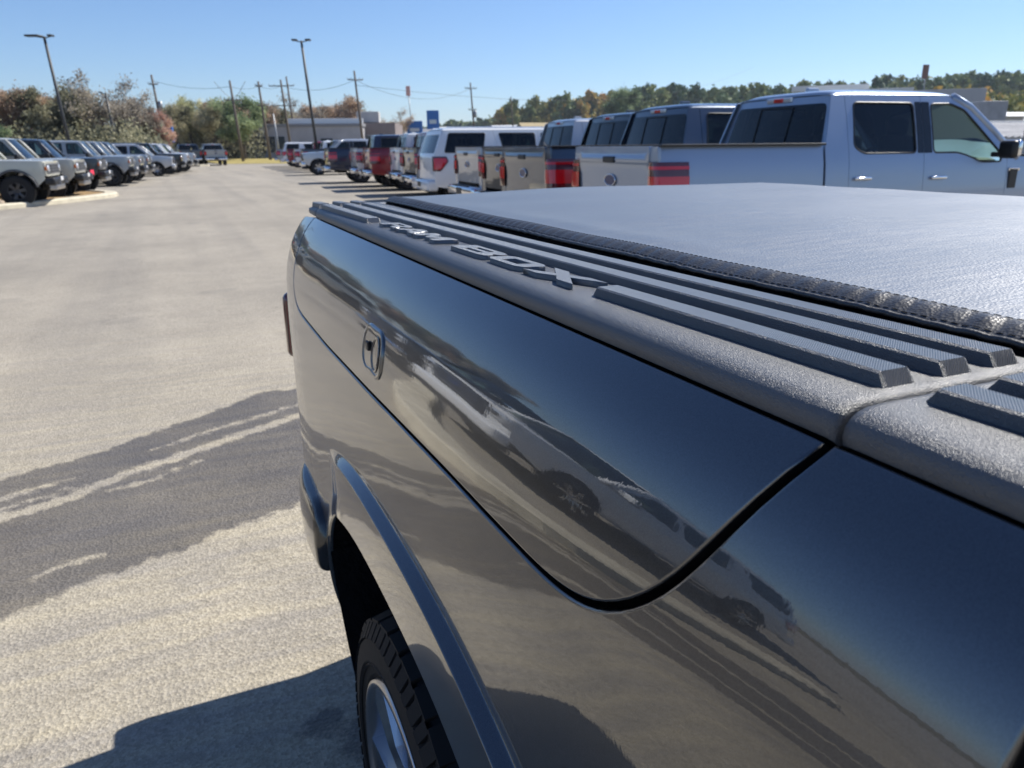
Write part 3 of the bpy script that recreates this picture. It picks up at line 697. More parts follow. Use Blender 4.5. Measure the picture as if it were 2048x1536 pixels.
def add_wheel(parent, loc, sg, key, facem, barrelm):
    """sg -1: outer face towards -y"""
    if key not in WM:
        a = dict(big=(.366, .275, .256, 6, 0, 72, 34), truck=(.415, .28, .245, 6, 0, 36, 0), suv=(.42, .29, .22, 6, 0, 36, 0), road=(.395, .28, .275, 7, 1, 36, 0))[key]
        g = wheel_meshes(*a); WM[key] = []
        for nm, (v, f) in zip(('tyre', 'rim_barrel', 'rim_face'), g):
            me = bpy.data.meshes.new(nm); me.from_pydata([tuple(p) for p in v], [], f); me.update(); me.polygons.foreach_set('use_smooth', [nm != 'tyre' and nm != 'rim_face' or key != 'big' and nm == 'tyre']*len(me.polygons))
            bm = bmesh.new(); bm.from_mesh(me); bmesh.ops.recalc_face_normals(bm, faces=bm.faces); bm.to_mesh(me); bm.free()
            me.materials.append({'tyre': RUBBER, 'rim_barrel': barrelm, 'rim_face': facem}[nm]); WM[key].append(me)
    ty = bpy.data.objects.new('tyre', WM[key][0]); COL.objects.link(ty); ty.parent = parent; ty.location = loc
    ty.rotation_euler = (0, 0, 0) if sg < 0 else (0, 0, math.pi)
    for nm, me in zip(('rim', 'wheel_face'), WM[key][1:]):
        o = bpy.data.objects.new(nm, me); COL.objects.link(o); o.parent = ty
        if me.materials[0] != (facem if nm == 'wheel_face' else barrelm):
            o.material_slots[0].link = 'OBJECT'; o.material_slots[0].material = facem if nm == 'wheel_face' else barrelm
    return ty
FACE_T = mat('machined_wheel_face', (.50, .51, .53), .16, 1)
def add_wheel_x(parent, loc, sg):
    t = add_wheel(parent, loc, -1, 'big', FACE_T, ALLOY)
    t.rotation_euler = (0, 0, R(-90) if sg < 0 else R(90)); return t
for sg in (-1, 1):
    for yy in (.965, -2.71):
        add_wheel_x(truck, ((.224-XC) if sg < 0 else (XC-.224), yy-.9, .366), sg)

# ------------------------------------------------------------------ vehicles (local: x forward from the tail, y left, z up)
def arcpts(xc, zc, r, z0, rev=False, n=14):
    a0 = math.asin(max(-1, min(1, (z0-zc)/r))); P = [(xc+r*math.cos(a), zc+r*math.sin(a)) for a in lin(a0, math.pi-a0, n)]
    return P if not rev else P[::-1]
DARKGL = mat('gloss_black_trim', (.01, .01, .011), .15)
class Spec: bpillar = []
def build_vehicle(name, sp, root, pm):
    yc = spline([p[0] for p in sp.sec], [p[1] for p in sp.sec]); zb, yb = sp.sec[-1]
    def Y(x, z):
        y = yc(z) if z <= zb else yb-(z-zb)*sp.tumble - sp.tcurve*max(0, z-zb)**2
        tf = max(0, (x-sp.ft)/(sp.Lg-sp.ft)); tr = max(0, (sp.rt-x)/sp.rt)
        return y-.16*tf**2.2*sp.W - sp.rtaper*tr**2
    for sg in (-1, 1):
        f = lambda x, z, sg=sg: (x, sg*Y(x, z), z)
        fin = lambda x, z, sg=sg: (x, sg*(Y(x, z)-.012), z)
        for (pn, ol, wins) in sp.panels:
            p = panel(pn, fillet(ol, .02), f, pm, root, holes=[fillet(w, .05) for (w, _) in wins], step=.16, stepv=.1, out=(0, sg, 0), hem=.02)
            for (w, gm) in wins:
                panel('window', fillet([((q[0]), q[1]) for q in w], .05), fin, gm, p, step=.3, hem=0, out=(0, sg, 0))
                # rubber surround
                ring = resample(fillet(w, .05), .2)
                V, F = tube_geo([(a, sg*(Y(a, b)-.004), b) for a, b in ring]+[(ring[0][0], sg*(Y(*ring[0])-.004), ring[0][1])], .011, 5, False); mesh('window_seal', V, F, BLACK, p, True)
        for bp_ in sp.bpillar:
            panel('pillar_trim', fillet(bp_, .01), lambda x, z, sg=sg: (x, sg*(Y(x, z)+.003), z), DARKGL, root, step=.3, out=(0, sg, 0), hem=.004)
        for (hx, hz_) in sp.handles:
            rbox('door_handle', (hx, sg*(Y(hx, hz_)+.022), hz_), (.20, .028, .034), sp.handle_mat, root, .012, 3, smooth=True)
        for (ax, ar) in sp.axles:
            add_wheel(root, (ax, sg*(sp.track), sp.wr), sg, sp.wkey, sp.face, DKALLOY)
            V = []; F = []; arc = arcpts(ax, sp.wr+.02, ar, .45, n=16)
            for (a, b) in arc:
                for j in (0, 1): V.append((a, sg*(Y(a, max(b, .5))-.008-.32*j), b))
            for i in range(len(arc)-1): F.append((i*2, i*2+1, i*2+3, i*2+2))
            mesh('wheel_housing', V, F, GAP, root, True)
            if sp.flare:
                V = []; arc = arcpts(ax, sp.wr+.02, ar-.004, .52, n=18); F = []
                for (a, b) in arc:
                    d = Vector((a-ax, b-sp.wr-.02)).normalized(); y0 = Y(a, max(b, .55))
                    for (dr, dy) in ((0, -.01), (0, sp.flare), (.035, sp.flare), (.06, .0), (.06, -.01)): V.append((a+d.x*dr, sg*(y0+dy), b+d.y*dr))
                for i in range(len(arc)-1):
                    for j in range(4): F.append((i*5+j, i*5+j+1, (i+1)*5+j+1, (i+1)*5+j))
                mesh('wheel_flare', V, F, sp.flare_mat, root)
        # mirror
        mx_, mz = sp.mirror; y0 = Y(mx_, mz)
        mr = rbox('door_mirror', (mx_+.02, sg*(y0+.15), mz+.02), (.10, .20, .18), BLACK, root, .04, 4, smooth=True)
        rbox('mirror_cap', (mx_+.055, sg*(y0+.155), mz+.03), (.07, .205, .17), sp.mirror_mat or BLACK, mr, .035, 4, smooth=True)
        rbox('mirror_arm', (mx_, sg*(y0+.03), mz-.03), (.07, .10, .05), BLACK, mr, .015)
        if sp.step: rbox('side_step', (sp.step[0], sg*(sp.W+.01), .40), (sp.step[1], .12, .05), BLACK, root, .02)
        # windscreen pillar
        tube('windscreen_pillar', [(x, sg*(Y(x, z)-.02), z) for x, z in sp.apillar], [.045]*len(sp.apillar), pm, root, 8)
    # roof
    x0, x1, zr = sp.roof; hw = Y((x0+x1)/2, zr)-.005
    def roof(x, y):
        t = (x-(x0+x1)/2)/((x1-x0)/2)
        e_ = max(0, 1-min(1, abs(y/hw))**5)**.5; f_ = max(0, 1-min(1, abs(t))**14)**.5
        return (x, y, zr-.012+(sp.crown+.03)*e_*(.35+.65*f_)*(1-.2*abs(t)**3))
    ro = panel('roof', fillet([(x0, -hw), (x0, hw), (x1, hw*.97), (x1, -hw*.97)], .08), roof, sp.roof_mat or pm, root, step=.12, stepv=.035, out=(0, 0, 1), hem=.03)
    for sg in (-1, 1):
        if sp.rails: rbox('roof_rail', ((x0+x1)/2, sg*hw*.86, zr+.075), (x1-x0-.3, .035, .03), sp.rails, ro, .012)
    # windscreen
    (bx, bz), (tx, tz) = sp.screen; yb0 = Y(bx, bz)-.05; yt0 = Y(tx, tz)-.05
    def scr(y, t): 
        w = (yb0*(1-t)+yt0*t); return (bx+(tx-bx)*t-.10*(y)**2+.02, y*w, bz+(tz-bz)*t)
    panel('windscreen', [(-1, 0), (1, 0), (1, 1), (-1, 1)], scr, GLASS, root, step=.25, out=(1, 0, .5), hem=0)
    # bonnet
    hx0, hx1, hz0, hz1 = sp.hood; 
    def hood(x, y):
        t = (x-hx0)/(hx1-hx0); w = Y(x, min(zb, hz0))-.04
        return (x-.10*(y**2)*t, y*w, hz0+(hz1-hz0)*max(t, 0)**1.6-.055*abs(y)**4 + sp.bulge*math.exp(-((abs(y)-.45)/.16)**2)*.5)
    panel('bonnet', [(hx0, -1), (hx1, -1), (hx1, 1), (hx0, 1)], hood, pm, root, step=.2, out=(0, 0, 1), hem=.03)
    # dark core below the glass, floor and seats
    rbox('chassis', (sp.Lg*.5, 0, .60), (sp.Lg-.7, sp.W*1.12, .36), GAP, root, .05)
    rbox('cabin_floor', ((sp.cab[0]+sp.cab[1])/2, 0, .86), (sp.cab[1]-sp.cab[0], sp.W*1.7, .20), DARKIN, root, .02)
    for sx, n_ in sp.seats:
        for sy in ((-.4, .4) if n_ == 2 else (-.42, 0, .42)):
            b = bmesh.new(); bbox_bm(b, (sx, sy, 1.02), (.5, .46, .16), .05); bbox_bm(b, (sx-.24, sy, 1.26), (.14, .44, .52), .05, 2, None); bbox_bm(b, (sx-.27, sy, 1.60), (.10, .24, .17), .035)
            from_bm('seat', b, SEAT, root, True)
    rbox('dashboard', (sp.cab[1]-.18, 0, sp.dash), (.42, sp.W*1.65, .20), DARKIN, root, .06)
    V, F = merge([lathe_geo([(.17, -.014), (.184, 0), (.17, .014), (.156, 0), (.17, -.014)], 24, 'x')]); stw = mesh('steering_wheel', V, F, DARKIN, root, True); stw.location = (sp.cab[1]-.52, .40, sp.dash+.05); stw.rotation_euler[1] = R(-22)
    return Y
def front_truck(root, sp, pm, Y, grille_mat, bump_mat):
    xf = sp.Lg-.10
    def fr(y, z): return (xf-.10*y*y+.03*math.cos((z-.95)*4), y, z)
    gp = panel('grille', fillet([(-.62, .78), (-.62, 1.12), (.62, 1.12), (.62, .78)], .05), lambda y, z: (fr(y, z)[0]+.02, y, z), BLACK, root, step=.2, out=(1, 0, 0), hem=.05)
    for z in (.84, .92, 1.0, 1.07): rbox('grille_bar', (xf+.05, 0, z), (.03, 1.0, .028), grille_mat, gp, .008)
    panel('nose', fillet([(-.92, .62), (-.92, 1.17), (.92, 1.17), (.92, .62)], .06), fr, pm, root, step=.2, out=(1, 0, 0), hem=.12)
    for sg in (-1, 1):
        hl = rbox('headlight', (xf-.075, sg*.775, 1.0), (.16, .27, .22), WHITELENS, root, .04, 3, smooth=True)
        rbox('lamp_core', (xf+.0, sg*.75, 1.0), (.02, .14, .10), CHROME, hl, .01)
    rbox('front_bumper', (xf+.0, 0, .60), (.22, 1.86, .26), bump_mat, root, .07, 3, smooth=True)
    rbox('lower_valance', (xf-.06, 0, .42), (.20, 1.7, .14), BLACK, root, .04)
    gp2 = panel('badge', [(.11*math.cos(a), .98+.045*math.sin(a)) for a in lin(0, 2*math.pi, 21)[:-1]], lambda y, z: (xf+.085, y, z), mat_once('blue_badge', (.01, .03, .12), .2), root, step=.1, out=(1, 0, 0), hem=.02)

def truck_spec(fa=4.97):
    sp = Spec(); sp.Lg = 5.88; sp.W = 1.0
    sp.sec = [(.40, .90), (.50, .965), (.70, .998), (.92, 1.004), (1.10, .992), (1.25, .974), (1.36, .948)]
    sp.tumble = .25; sp.tcurve = .10; sp.ft = 4.9; sp.rt = .3; sp.rtaper = .03
    a1 = arcpts(1.28, .44, .50, .50); a2 = arcpts(fa, .44, .50, .50)
    sp.panels = [
        ('bed_side', [(1.80, .46)] + [(p[0], p[1], 0) for p in a1] + [(.04, .58), (.04, 1.425), (1.80, 1.425)], []),
        ('cab_side', [(1.83, .46), (1.83, 1.40), (1.95, 1.885), (2.10, 1.885), (2.10, .46)], []),
        ('rear_door', [(2.107, .46), (2.107, 1.885), (3.03, 1.885), (3.03, .46)], [([(2.17, 1.40), (2.20, 1.815), (2.935, 1.815), (2.935, 1.335), (2.28, 1.335)], PRIV)]),
        ('front_door', [(3.037, .46), (3.037, 1.885), (3.42, 1.885), (3.66, 1.80), (4.14, 1.36), (4.15, 1.22), (4.15, .46)], [([(3.16, 1.335), (3.16, 1.81), (3.42, 1.815), (3.60, 1.755), (4.07, 1.32), (4.07, 1.235), (3.80, 1.235), (3.62, 1.30), (3.48, 1.335)], GLASS)]),
        ('front_fender', [(4.157, .46), (4.157, 1.285), (4.35, 1.285), (5.72, 1.20), (5.72, .66)] + [(p[0], p[1], 0) for p in a2], [])]
    sp.bpillar = [[(2.955, 1.335), (2.955, 1.83), (3.03, 1.83), (3.03, 1.335)], [(3.037, 1.335), (3.037, 1.83), (3.14, 1.83), (3.14, 1.335)]]
    sp.handles = [(2.26, 1.10), (3.22, 1.09)]; sp.handle_mat = CHROME
    sp.axles = [(1.28, .50), (fa, .50)]; sp.wr = .415; sp.track = .99; sp.wkey = 'truck'; sp.face = ALLOY; sp.flare = .0; sp.flare_mat = BLACK
    sp.mirror = (3.98, 1.34); sp.mirror_mat = CHROME; sp.step = (3.0, 2.1)
    sp.apillar = [(4.30, 1.27), (3.98, 1.55), (3.70, 1.78), (3.48, 1.885)]
    sp.roof = (1.96, 3.52, 1.885); sp.crown = .055; sp.rslope = 0.0; sp.roof_mat = None; sp.rails = None
    sp.screen = ((4.34, 1.27), (3.50, 1.90)); sp.hood = (4.16, 5.76, 1.275, 1.185); sp.bulge = .05
    sp.cab = (1.9, 4.2); sp.seats = [(2.55, 3), (3.45, 2)]; sp.dash = 1.17
    return sp
def pickup_tail(root, sp, pm, Y, bump_mat):
    def tgf(y, z): return (.02+.010*math.sin((z-.7)*6)-.02*math.exp(-((z-1.30)/.035)**2)+.02*y*y, y, z)
    tgp = panel('tailgate', fillet([(-.79, .76), (-.79, 1.42), (.79, 1.42), (.79, .76)], .03), tgf, pm, root, step=.12, stepv=.03, out=(-1, 0, 0), hem=.05)
    panel('badge', [(.12*math.cos(a), 1.10+.05*math.sin(a)) for a in lin(0, 2*math.pi, 25)[:-1]], lambda y, z: (tgf(y, z)[0]-.012, y, z), mat_once('blue_badge', (.01, .03, .12), .2), tgp, step=.1, out=(-1, 0, 0), hem=.015)
    V, F = tube_geo([(tgf(.125*math.cos(a), 1.10)[0]-.012, .125*math.cos(a), 1.10+.055*math.sin(a)) for a in lin(0, 2*math.pi, 25)], .007, 5, False); mesh('badge_rim', V, F, CHROME, tgp, True)
    rbox('tailgate_handle', (.0, 0, 1.30), (.03, .26, .06), BLACK, tgp, .012)
    for sg in (-1, 1):
        # lamp wraps the corner
        V = []; ol = [(.0, -.06), (.012, -.02), (.05, .002), (.12, .008), (.22, .008), (.33, .006)]
        def lampm(zs, nm, m_, par, ex):
            V = []; F = []
            for z in zs:
                V.append((.028-ex, sg*.80, z)); 
                for (dx, dy) in ol: V.append((dx+.0-(ex if dx < .02 else 0), sg*(Y(max(dx, .04), z)+dy+ex), z))
            k = len(ol)+1
            for i in range(len(zs)-1):
                for j in range(k-1): F.append((i*k+j, i*k+j+1, (i+1)*k+j+1, (i+1)*k+j))
            return mesh(nm, V, F, m_, par, True)
        lp = lampm([.90, .93, 1.0, 1.1, 1.2, 1.25, 1.275, 1.285], 'tail_lamp', DKRED, root, .004)
        lampm([1.0, 1.05, 1.10, 1.16], 'lamp_lens', REDLENS, lp, .010); lampm([1.22, 1.25], 'lamp_lens', REDLENS, lp, .010)
        rbox('rail_cap', (.92, sg*.955, 1.428), (1.76, .07, .022), BLACK, root, .008)
        panel('corner_post', fillet([(.80, .62), (.80, .90), (.94, .90), (.94, .62)], .01), lambda y, z, sg=sg: (.035, sg*y, z), pm, root, step=.2, out=(-1, 0, 0), hem=.03)
        panel('corner_top', fillet([(.80, 1.285), (.80, 1.42), (.935, 1.42), (.945, 1.285)], .01), lambda y, z, sg=sg: (.035, sg*y, z), pm, root, step=.2, out=(-1, 0, 0), hem=.03)
    rb = rbox('rear_bumper', (-.03, 0, .60), (.26, 1.90, .20), bump_mat, root, .06, 3, smooth=True)
    rbox('step_pad', (-.05, 0, .703), (.18, 1.2, .012), BLACK, rb, .004)
    rbox('number_plate_recess', (-.163, 0, .60), (.012, .36, .13), BLACK, rb, .004)
    rbox('bed_cover', (.92, 0, 1.395), (1.74, 1.78, .03), BLACK, root, .008)
    # cab back wall with window
    def bk(y, z): return (1.835+max(0, z-1.38)*.24+.05*(y*y), y, z)
    yt = Y(1.9, 1.88)-.03
    bw = panel('cab_back', [(-.94, .9), (-.93, 1.38), (-yt, 1.885), (yt, 1.885), (.93, 1.38), (.94, .9)], bk, pm, root, holes=[fillet([(-.80, 1.42), (-.715, 1.80), (.715, 1.80), (.80, 1.42)], .06)], step=.14, out=(-1, 0, 0), hem=.02)
    panel('rear_window', fillet([(-.82, 1.41), (-.73, 1.815), (.73, 1.815), (.82, 1.41)], .06), lambda y, z: (bk(y, z)[0]-.004, y, z), PRIV, bw, step=.3, out=(-1, 0, 0), hem=0)
    V, F = tube_geo([(bk(y, z)[0]-.01, y, z) for y, z in ((-.27, 1.42), (-.27, 1.79), (.27, 1.79), (.27, 1.42), (-.27, 1.42))], .006, 4, False); mesh('sliding_window_frame', V, F, BLACK, bw)
    bl = rbox('high_brake_lamp', (1.955, 0, 1.868), (.04, .42, .05), WHITELENS, root, .012); rbox('lamp_lens', (1.938, 0, 1.868), (.02, .16, .042), REDLENS, bl, .006)
    an = rbox('roof_antenna', (2.35, 0, 1.975), (.16, .05, .06), pm, root, .02)

PA = {}
def P_(n, *a):
    if n not in PA: PA[n] = paint(n, *a)
    return PA[n]
silverblue = P_('silver_blue_paint', (.30, .36, .46), .45, .36)
pk = empty('pickup_truck', (0, 0, 0)); sp1 = truck_spec(); Y1 = build_vehicle('pickup', sp1, pk, silverblue); pickup_tail(pk, sp1, silverblue, Y1, CHROME); front_truck(pk, sp1, silverblue, Y1, CHROME, CHROME)
# fender vents and aerial of the near silver truck
for sg in (-1, 1):
    rbox('fender_vent', (4.24, sg*(Y1(4.24, 1.05)+.004), 1.06), (.11, .02, .20), BLACK, pk, .006); rbox('vent_trim', (4.25, sg*(Y1(4.25, 1.15)+.008), 1.155), (.15, .02, .035), CHROME, pk, .006)
tube('mast_aerial', [(4.42, -.90, 1.25), (4.40, -.905, 2.05)], [.006, .002], BLACK, pk, 5)
# the front half of the dark truck (behind the viewer) uses the same cab, turned to its place
sp0 = truck_spec(4.655); sp0.Lg = 5.62; sp0.panels = sp0.panels[1:]; sp0.axles = []; sp0.hood = (4.16, 5.50, 1.275, 1.19); sp0.ft = 4.7
sp0.panels[-1] = ('front_fender', [(4.157, .46), (4.157, 1.285), (4.35, 1.285), (5.46, 1.20), (5.46, .66)] + [(p[0], p[1], 0) for p in arcpts(4.655, .42, .48, .50)], [])
tmp = empty('temporary'); Yt = build_vehicle('cab', sp0, tmp, PAINT_T); front_truck(tmp, sp0, PAINT_T, Yt, BLACK, BLACK)
def bk0(y, z): return (1.835+max(0, z-1.38)*.24+.05*(y*y), y, z)
yt_ = Yt(1.9, 1.88)-.03
bw0 = panel('cab_back', [(-.94, .6), (-.93, 1.38), (-yt_, 1.885), (yt_, 1.885), (.93, 1.38), (.94, .6)], bk0, PAINT_T, tmp, holes=[fillet([(-.80, 1.42), (-.715, 1.80), (.715, 1.80), (.80, 1.42)], .06)], step=.14, out=(-1, 0, 0), hem=.02)
panel('rear_window', fillet([(-.82, 1.41), (-.73, 1.815), (.73, 1.815), (.82, 1.41)], .06), lambda y, z: (bk0(y, z)[0]-.004, y, z), PRIV, bw0, step=.3, out=(-1, 0, 0), hem=0)
CABM = Matrix.Translation((0, 1.945-.9, 0)) @ Matrix.Rotation(R(-90), 4, 'Z')
for c in list(tmp.children):
    mb = c.matrix_basis.copy(); c.parent = truck; c.matrix_basis = CABM @ mb
bpy.data.objects.remove(tmp)

# ---- boxy off-road utility vehicle
def suv_tail(root, sp, pm, Y, zb, slope, lamp, win):
    xt = lambda z: .02+max(0, z-zb)*slope
    yt = Y(.3, sp.roof[2])-.02
    hp = panel('tail_door', [(-.90*sp.W, .60), (-.93*sp.W, zb), (-yt, sp.roof[2]), (yt, sp.roof[2]), (.93*sp.W, zb), (.90*sp.W, .60)], lambda y, z: (xt(z)+.06*y*y, y, z), pm, root, holes=[fillet(win, .05)], step=.15, out=(-1, 0, 0), hem=.05)
    panel('rear_window', fillet(win, .05), lambda y, z: (xt(z)+.06*y*y+.006, y, z), PRIV, hp, step=.3, out=(-1, 0, 0), hem=0)
    (x1, z0, z1, y0) = lamp
    for sg in (-1, 1):
        lp = panel('tail_lamp', fillet([(-.03, z0), (-.03, z1), (x1, z1), (x1+.05, (z0+z1)/2+.06), (x1*.55, z0)], .03), lambda x, z, sg=sg: (max(x, .012+xt(z)*.3), sg*(Y(max(x, .03), z)+.012-.10*max(0, .03-x)/.06), z), DKRED, root, step=.06, out=(0, sg, 0), hem=.03)
        panel('lamp_lens', fillet([(.02, z0+.04), (.02, z1-.04), (x1-.03, z1-.04), (x1, (z0+z1)/2+.06), (x1*.5, z0+.04)], .03), lambda x, z, sg=sg: (x+.012, sg*(Y(max(x, .03), z)+.018), z), REDLENS, lp, step=.06, out=(0, sg, 0), hem=.006)
        panel('lamp_back', fillet([(y0, z0), (y0, z1), (.93*sp.W, z1), (.93*sp.W, z0)], .02), lambda y, z, sg=sg: (xt(z)+.035, sg*y, z), REDLENS, lp, step=.1, out=(-1, 0, 0), hem=.04)
    rb = rbox('rear_bumper', (.0, 0, .58), (.28, sp.W*1.88, .26), sp.bump, root, .07, 3, smooth=True)
    rbox('number_plate_recess', (-.143, 0, .60), (.012, .36, .12), BLACK, rb, .004)
    return hp
sage = P_('pale_sage_paint', (.50, .49, .41), .05, .4)
sb = Spec(); sb.Lg = 4.80; sb.W = .93
sb.sec = [(.42, .86), (.52, .90), (.70, .925), (.95, .925), (1.15, .915), (1.28, .90)]; sb.tumble = .14; sb.tcurve = 0; sb.ft = 4.35; sb.rt = .2; sb.rtaper = .02
aa = arcpts(.95, .44, .50, .52); ab = arcpts(3.90, .44, .50, .52); Z0 = lambda A: [(p[0], p[1], 0) for p in A]
sb.panels = [
    ('quarter_panel', [(1.46, .50)] + Z0(aa) + [(.05, .60), (.05, 1.28), (.10, 1.80), (1.42, 1.80)], [([(.22, 1.34), (.25, 1.74), (1.32, 1.74), (1.32, 1.34)], PRIV)]),
    ('rear_door', [(1.467, .50), (1.427, 1.80), (2.35, 1.80), (2.35, .50)], [([(1.51, 1.33), (1.51, 1.745), (2.27, 1.745), (2.27, 1.33)], GLASS)]),
    ('front_door', [(2.357, .50), (2.357, 1.80), (2.88, 1.80), (3.24, 1.31), (3.30, 1.24), (3.30, .50)], [([(2.43, 1.33), (2.43, 1.745), (2.82, 1.745), (3.12, 1.33)], GLASS)]),
    ('front_fender', [(3.307, .50), (3.307, 1.23), (4.62, 1.20), (4.62, .72)] + Z0(ab), [])]
sb.handles = [(1.62, 1.12), (2.52, 1.12)]; sb.handle_mat = BLACK; sb.axles = [(.95, .50), (3.90, .50)]; sb.wr = .42; sb.track = .935; sb.wkey = 'suv'; sb.face = DKALLOY; sb.flare = .05
sb.flare_mat = mat('flare_plastic', (.07, .07, .072), .5); sb.mirror = (3.16, 1.26); sb.mirror_mat = BLACK; sb.step = (2.42, 1.5)
sb.apillar = [(3.36, 1.21), (3.20, 1.42), (3.02, 1.66), (2.90, 1.80)]; sb.roof = (.08, 2.93, 1.80); sb.crown = .05; sb.rslope = 0; sb.roof_mat = None; sb.rails = None
sb.screen = ((3.40, 1.21), (2.91, 1.82)); sb.hood = (3.33, 4.66, 1.235, 1.20); sb.bulge = .04; sb.cab = (.3, 3.25); sb.seats = [(1.6, 3), (2.5, 2)]; sb.dash = 1.15; sb.bump = BLACK
bro = empty('utility_vehicle'); Yb = build_vehicle('utility', sb, bro, sage); suv_tail(bro, sb, sage, Yb, 1.28, .1, (.10, .90, 1.22, .80), [(-.72, 1.34), (-.68, 1.72), (.68, 1.72), (.72, 1.34)])
def bfr(y, z): return (4.70-.05*y*y, y, z)
panel('nose', fillet([(-.86, .80), (-.86, 1.19), (.86, 1.19), (.86, .80)], .05), bfr, sage, bro, step=.2, out=(1, 0, 0), hem=.10)
gr = panel('grille', fillet([(-.80, .87), (-.80, 1.13), (.80, 1.13), (.80, .87)], .06), lambda y, z: (bfr(y, z)[0]+.02, y, z), mat('grille_grey', (.10, .10, .105), .4), bro, step=.2, out=(1, 0, 0), hem=.02)
for z in (.93, 1.0, 1.07): rbox('grille_bar', (4.725, 0, z), (.02, 1.05, .022), BLACK, gr, .006)
for sg in (-1, 1):
    V, F = lathe_geo([(.001, .045), (.07, .04), (.095, .03), (.10, .0)], 20, 'x', (4.68, sg*.67, 1.0)); hl = mesh('headlight', V, F, WHITELENS, bro, True)
    rbox('light_bar', (4.715, sg*.60, 1.0), (.02, .22, .02), CHROME, hl, .005)
    rbox('turn_signal', (4.665, sg*.845, 1.0), (.06, .05, .10), AMBER, bro, .01)
    rbox('tow_hook', (4.86, sg*.40, .60), (.10, .04, .07), mat_once('tow_hook_metal', (.3, .3, .31), .4, .8), bro, .012)
fb = rbox('front_bumper', (4.72, 0, .66), (.26, 1.76, .20), BLACK, bro, .05, 3, smooth=True)
rbox('skid_plate', (4.70, 0, .50), (.22, 1.1, .16), ALLOY, bro, .04)
rbox('number_plate', (4.857, 0, .72), (.012, .31, .11), mat_once('plate_white', (.6, .6, .6), .5), fb, .003)
V, F = lathe_geo([(.001, -.01), (.22, -.01), (.24, .0), (.36, -.02), (.41, .03), (.415, .12), (.38, .20)], 28, 'x', (-.22, 0, 1.05)); mesh('spare_tyre', V, F, RUBBER, bro, True)

# ---- long white family utility vehicle
white = P_('white_paint', (.72, .73, .74), .0, .4)
se = Spec(); se.Lg = 5.33; se.W = 1.0; se.sec = [(.40, .90), (.50, .96), (.70, .995), (.92, 1.0), (1.10, .99), (1.28, .965)]; se.tumble = .20; se.tcurve = .12; se.ft = 4.5; se.rt = .4; se.rtaper = .07
aa = arcpts(1.14, .43, .47, .48); ab = arcpts(4.25, .43, .47, .48)
se.panels = [
    ('quarter_panel', [(1.78, .44)] + Z0(aa) + [(.05, .56), (.05, 1.28), (.30, 1.84), (1.55, 1.855), (1.70, 1.30)], [([(.30, 1.34), (.44, 1.79), (1.36, 1.79), (1.26, 1.34)], PRIV)]),
    ('rear_door', [(1.787, .44), (1.707, 1.30), (1.557, 1.855), (2.72, 1.855), (2.72, .44)], [([(1.80, 1.34), (1.70, 1.79), (2.64, 1.79), (2.64, 1.34)], PRIV)]),
    ('front_door', [(2.727, .44), (2.727, 1.855), (3.05, 1.855), (3.28, 1.78), (3.80, 1.30), (3.82, .44)], [([(2.80, 1.34), (2.80, 1.79), (3.05, 1.795), (3.22, 1.73), (3.66, 1.34)], GLASS)]),
    ('front_fender', [(3.827, .44), (3.827, 1.24), (4.0, 1.23), (5.15, 1.13), (5.15, .66)] + Z0(ab), [])]
se.handles = [(1.95, 1.08), (2.90, 1.07)]; se.handle_mat = white; se.axles = [(1.14, .47), (4.25, .47)]; se.wr = .395; se.track = .985; se.wkey = 'road'; se.face = ALLOY; se.flare = 0; se.flare_mat = BLACK
se.mirror = (3.66, 1.30); se.mirror_mat = white; se.step = (2.7, 1.9); se.apillar = [(3.98, 1.22), (3.66, 1.50), (3.36, 1.74), (3.12, 1.86)]; se.roof = (.28, 3.16, 1.855); se.crown = .06; se.rslope = 0; se.roof_mat = None; se.rails = CHROME
se.screen = ((4.02, 1.22), (3.14, 1.875)); se.hood = (3.84, 5.18, 1.225, 1.12); se.bulge = .03; se.cab = (.5, 3.8); se.seats = [(1.35, 3), (2.2, 3), (3.05, 2)]; se.dash = 1.12; se.bump = white
exp_ = empty('utility_vehicle'); Ye = build_vehicle('family', se, exp_, white); suv_tail(exp_, se, white, Ye, 1.28, .42, (.34, .92, 1.26, .62), [(-.80, 1.33), (-.72, 1.76), (.72, 1.76), (.80, 1.33)]); front_truck(exp_, se, white, Ye, CHROME, white)
sil = P_('bright_silver_paint', (.46, .47, .49), .45, .34)
pw = P_('gloss_white_paint', (.75, .76, .77), 0, .4); navy = P_('dark_navy_paint', (.012, .018, .045), .4, .35); red = P_('deep_red_paint', (.22, .006, .012), .4, .35)
grey = P_('mid_grey_paint', (.11, .115, .125), .6, .35); bgrey = P_('blue_grey_paint', (.055, .075, .11), .6, .34); blk = P_('black_paint', (.008, .008, .009), .2, .35); bronze = P_('bronze_grey_paint', (.16, .145, .125), .6, .35)
cact = P_('cool_grey_paint', (.33, .35, .36), .25, .38); dsage = P_('grey_sage_paint', (.44, .43, .37), .05, .4); char = P_('charcoal_paint', (.035, .037, .042), .4, .35)
BASEP = {silverblue, sage, white}
AISLE = Vector((.089, .996, 0)); ACROSS = Vector((.996, -.089, 0)); ANG = math.atan2(-.089, .996)
used = set()
def recolour(o, p):
    for c in [o] + list(o.children_recursive):
        if c.type == 'MESH':
            for s_ in c.material_slots:
                if s_.material in BASEP: s_.link = 'OBJECT'; s_.material = p
def put(proto, loc, rz, p, label, cat, group=None, scale=(1, 1, 1), roof=None):
    o = proto if proto.name not in used else copy_tree(proto)
    used.add(proto.name); o.location = loc; o.rotation_euler[2] = rz; o.scale = scale
    if p is not None: recolour(o, p)
    if roof is not None:
        for c in o.children:
            if c.name.startswith('roof') and c.type == 'MESH' and not c.name.startswith('roof_'): c.material_slots[0].link = 'OBJECT'; c.material_slots[0].material = roof
    tag(o, label, cat, group)
    return o
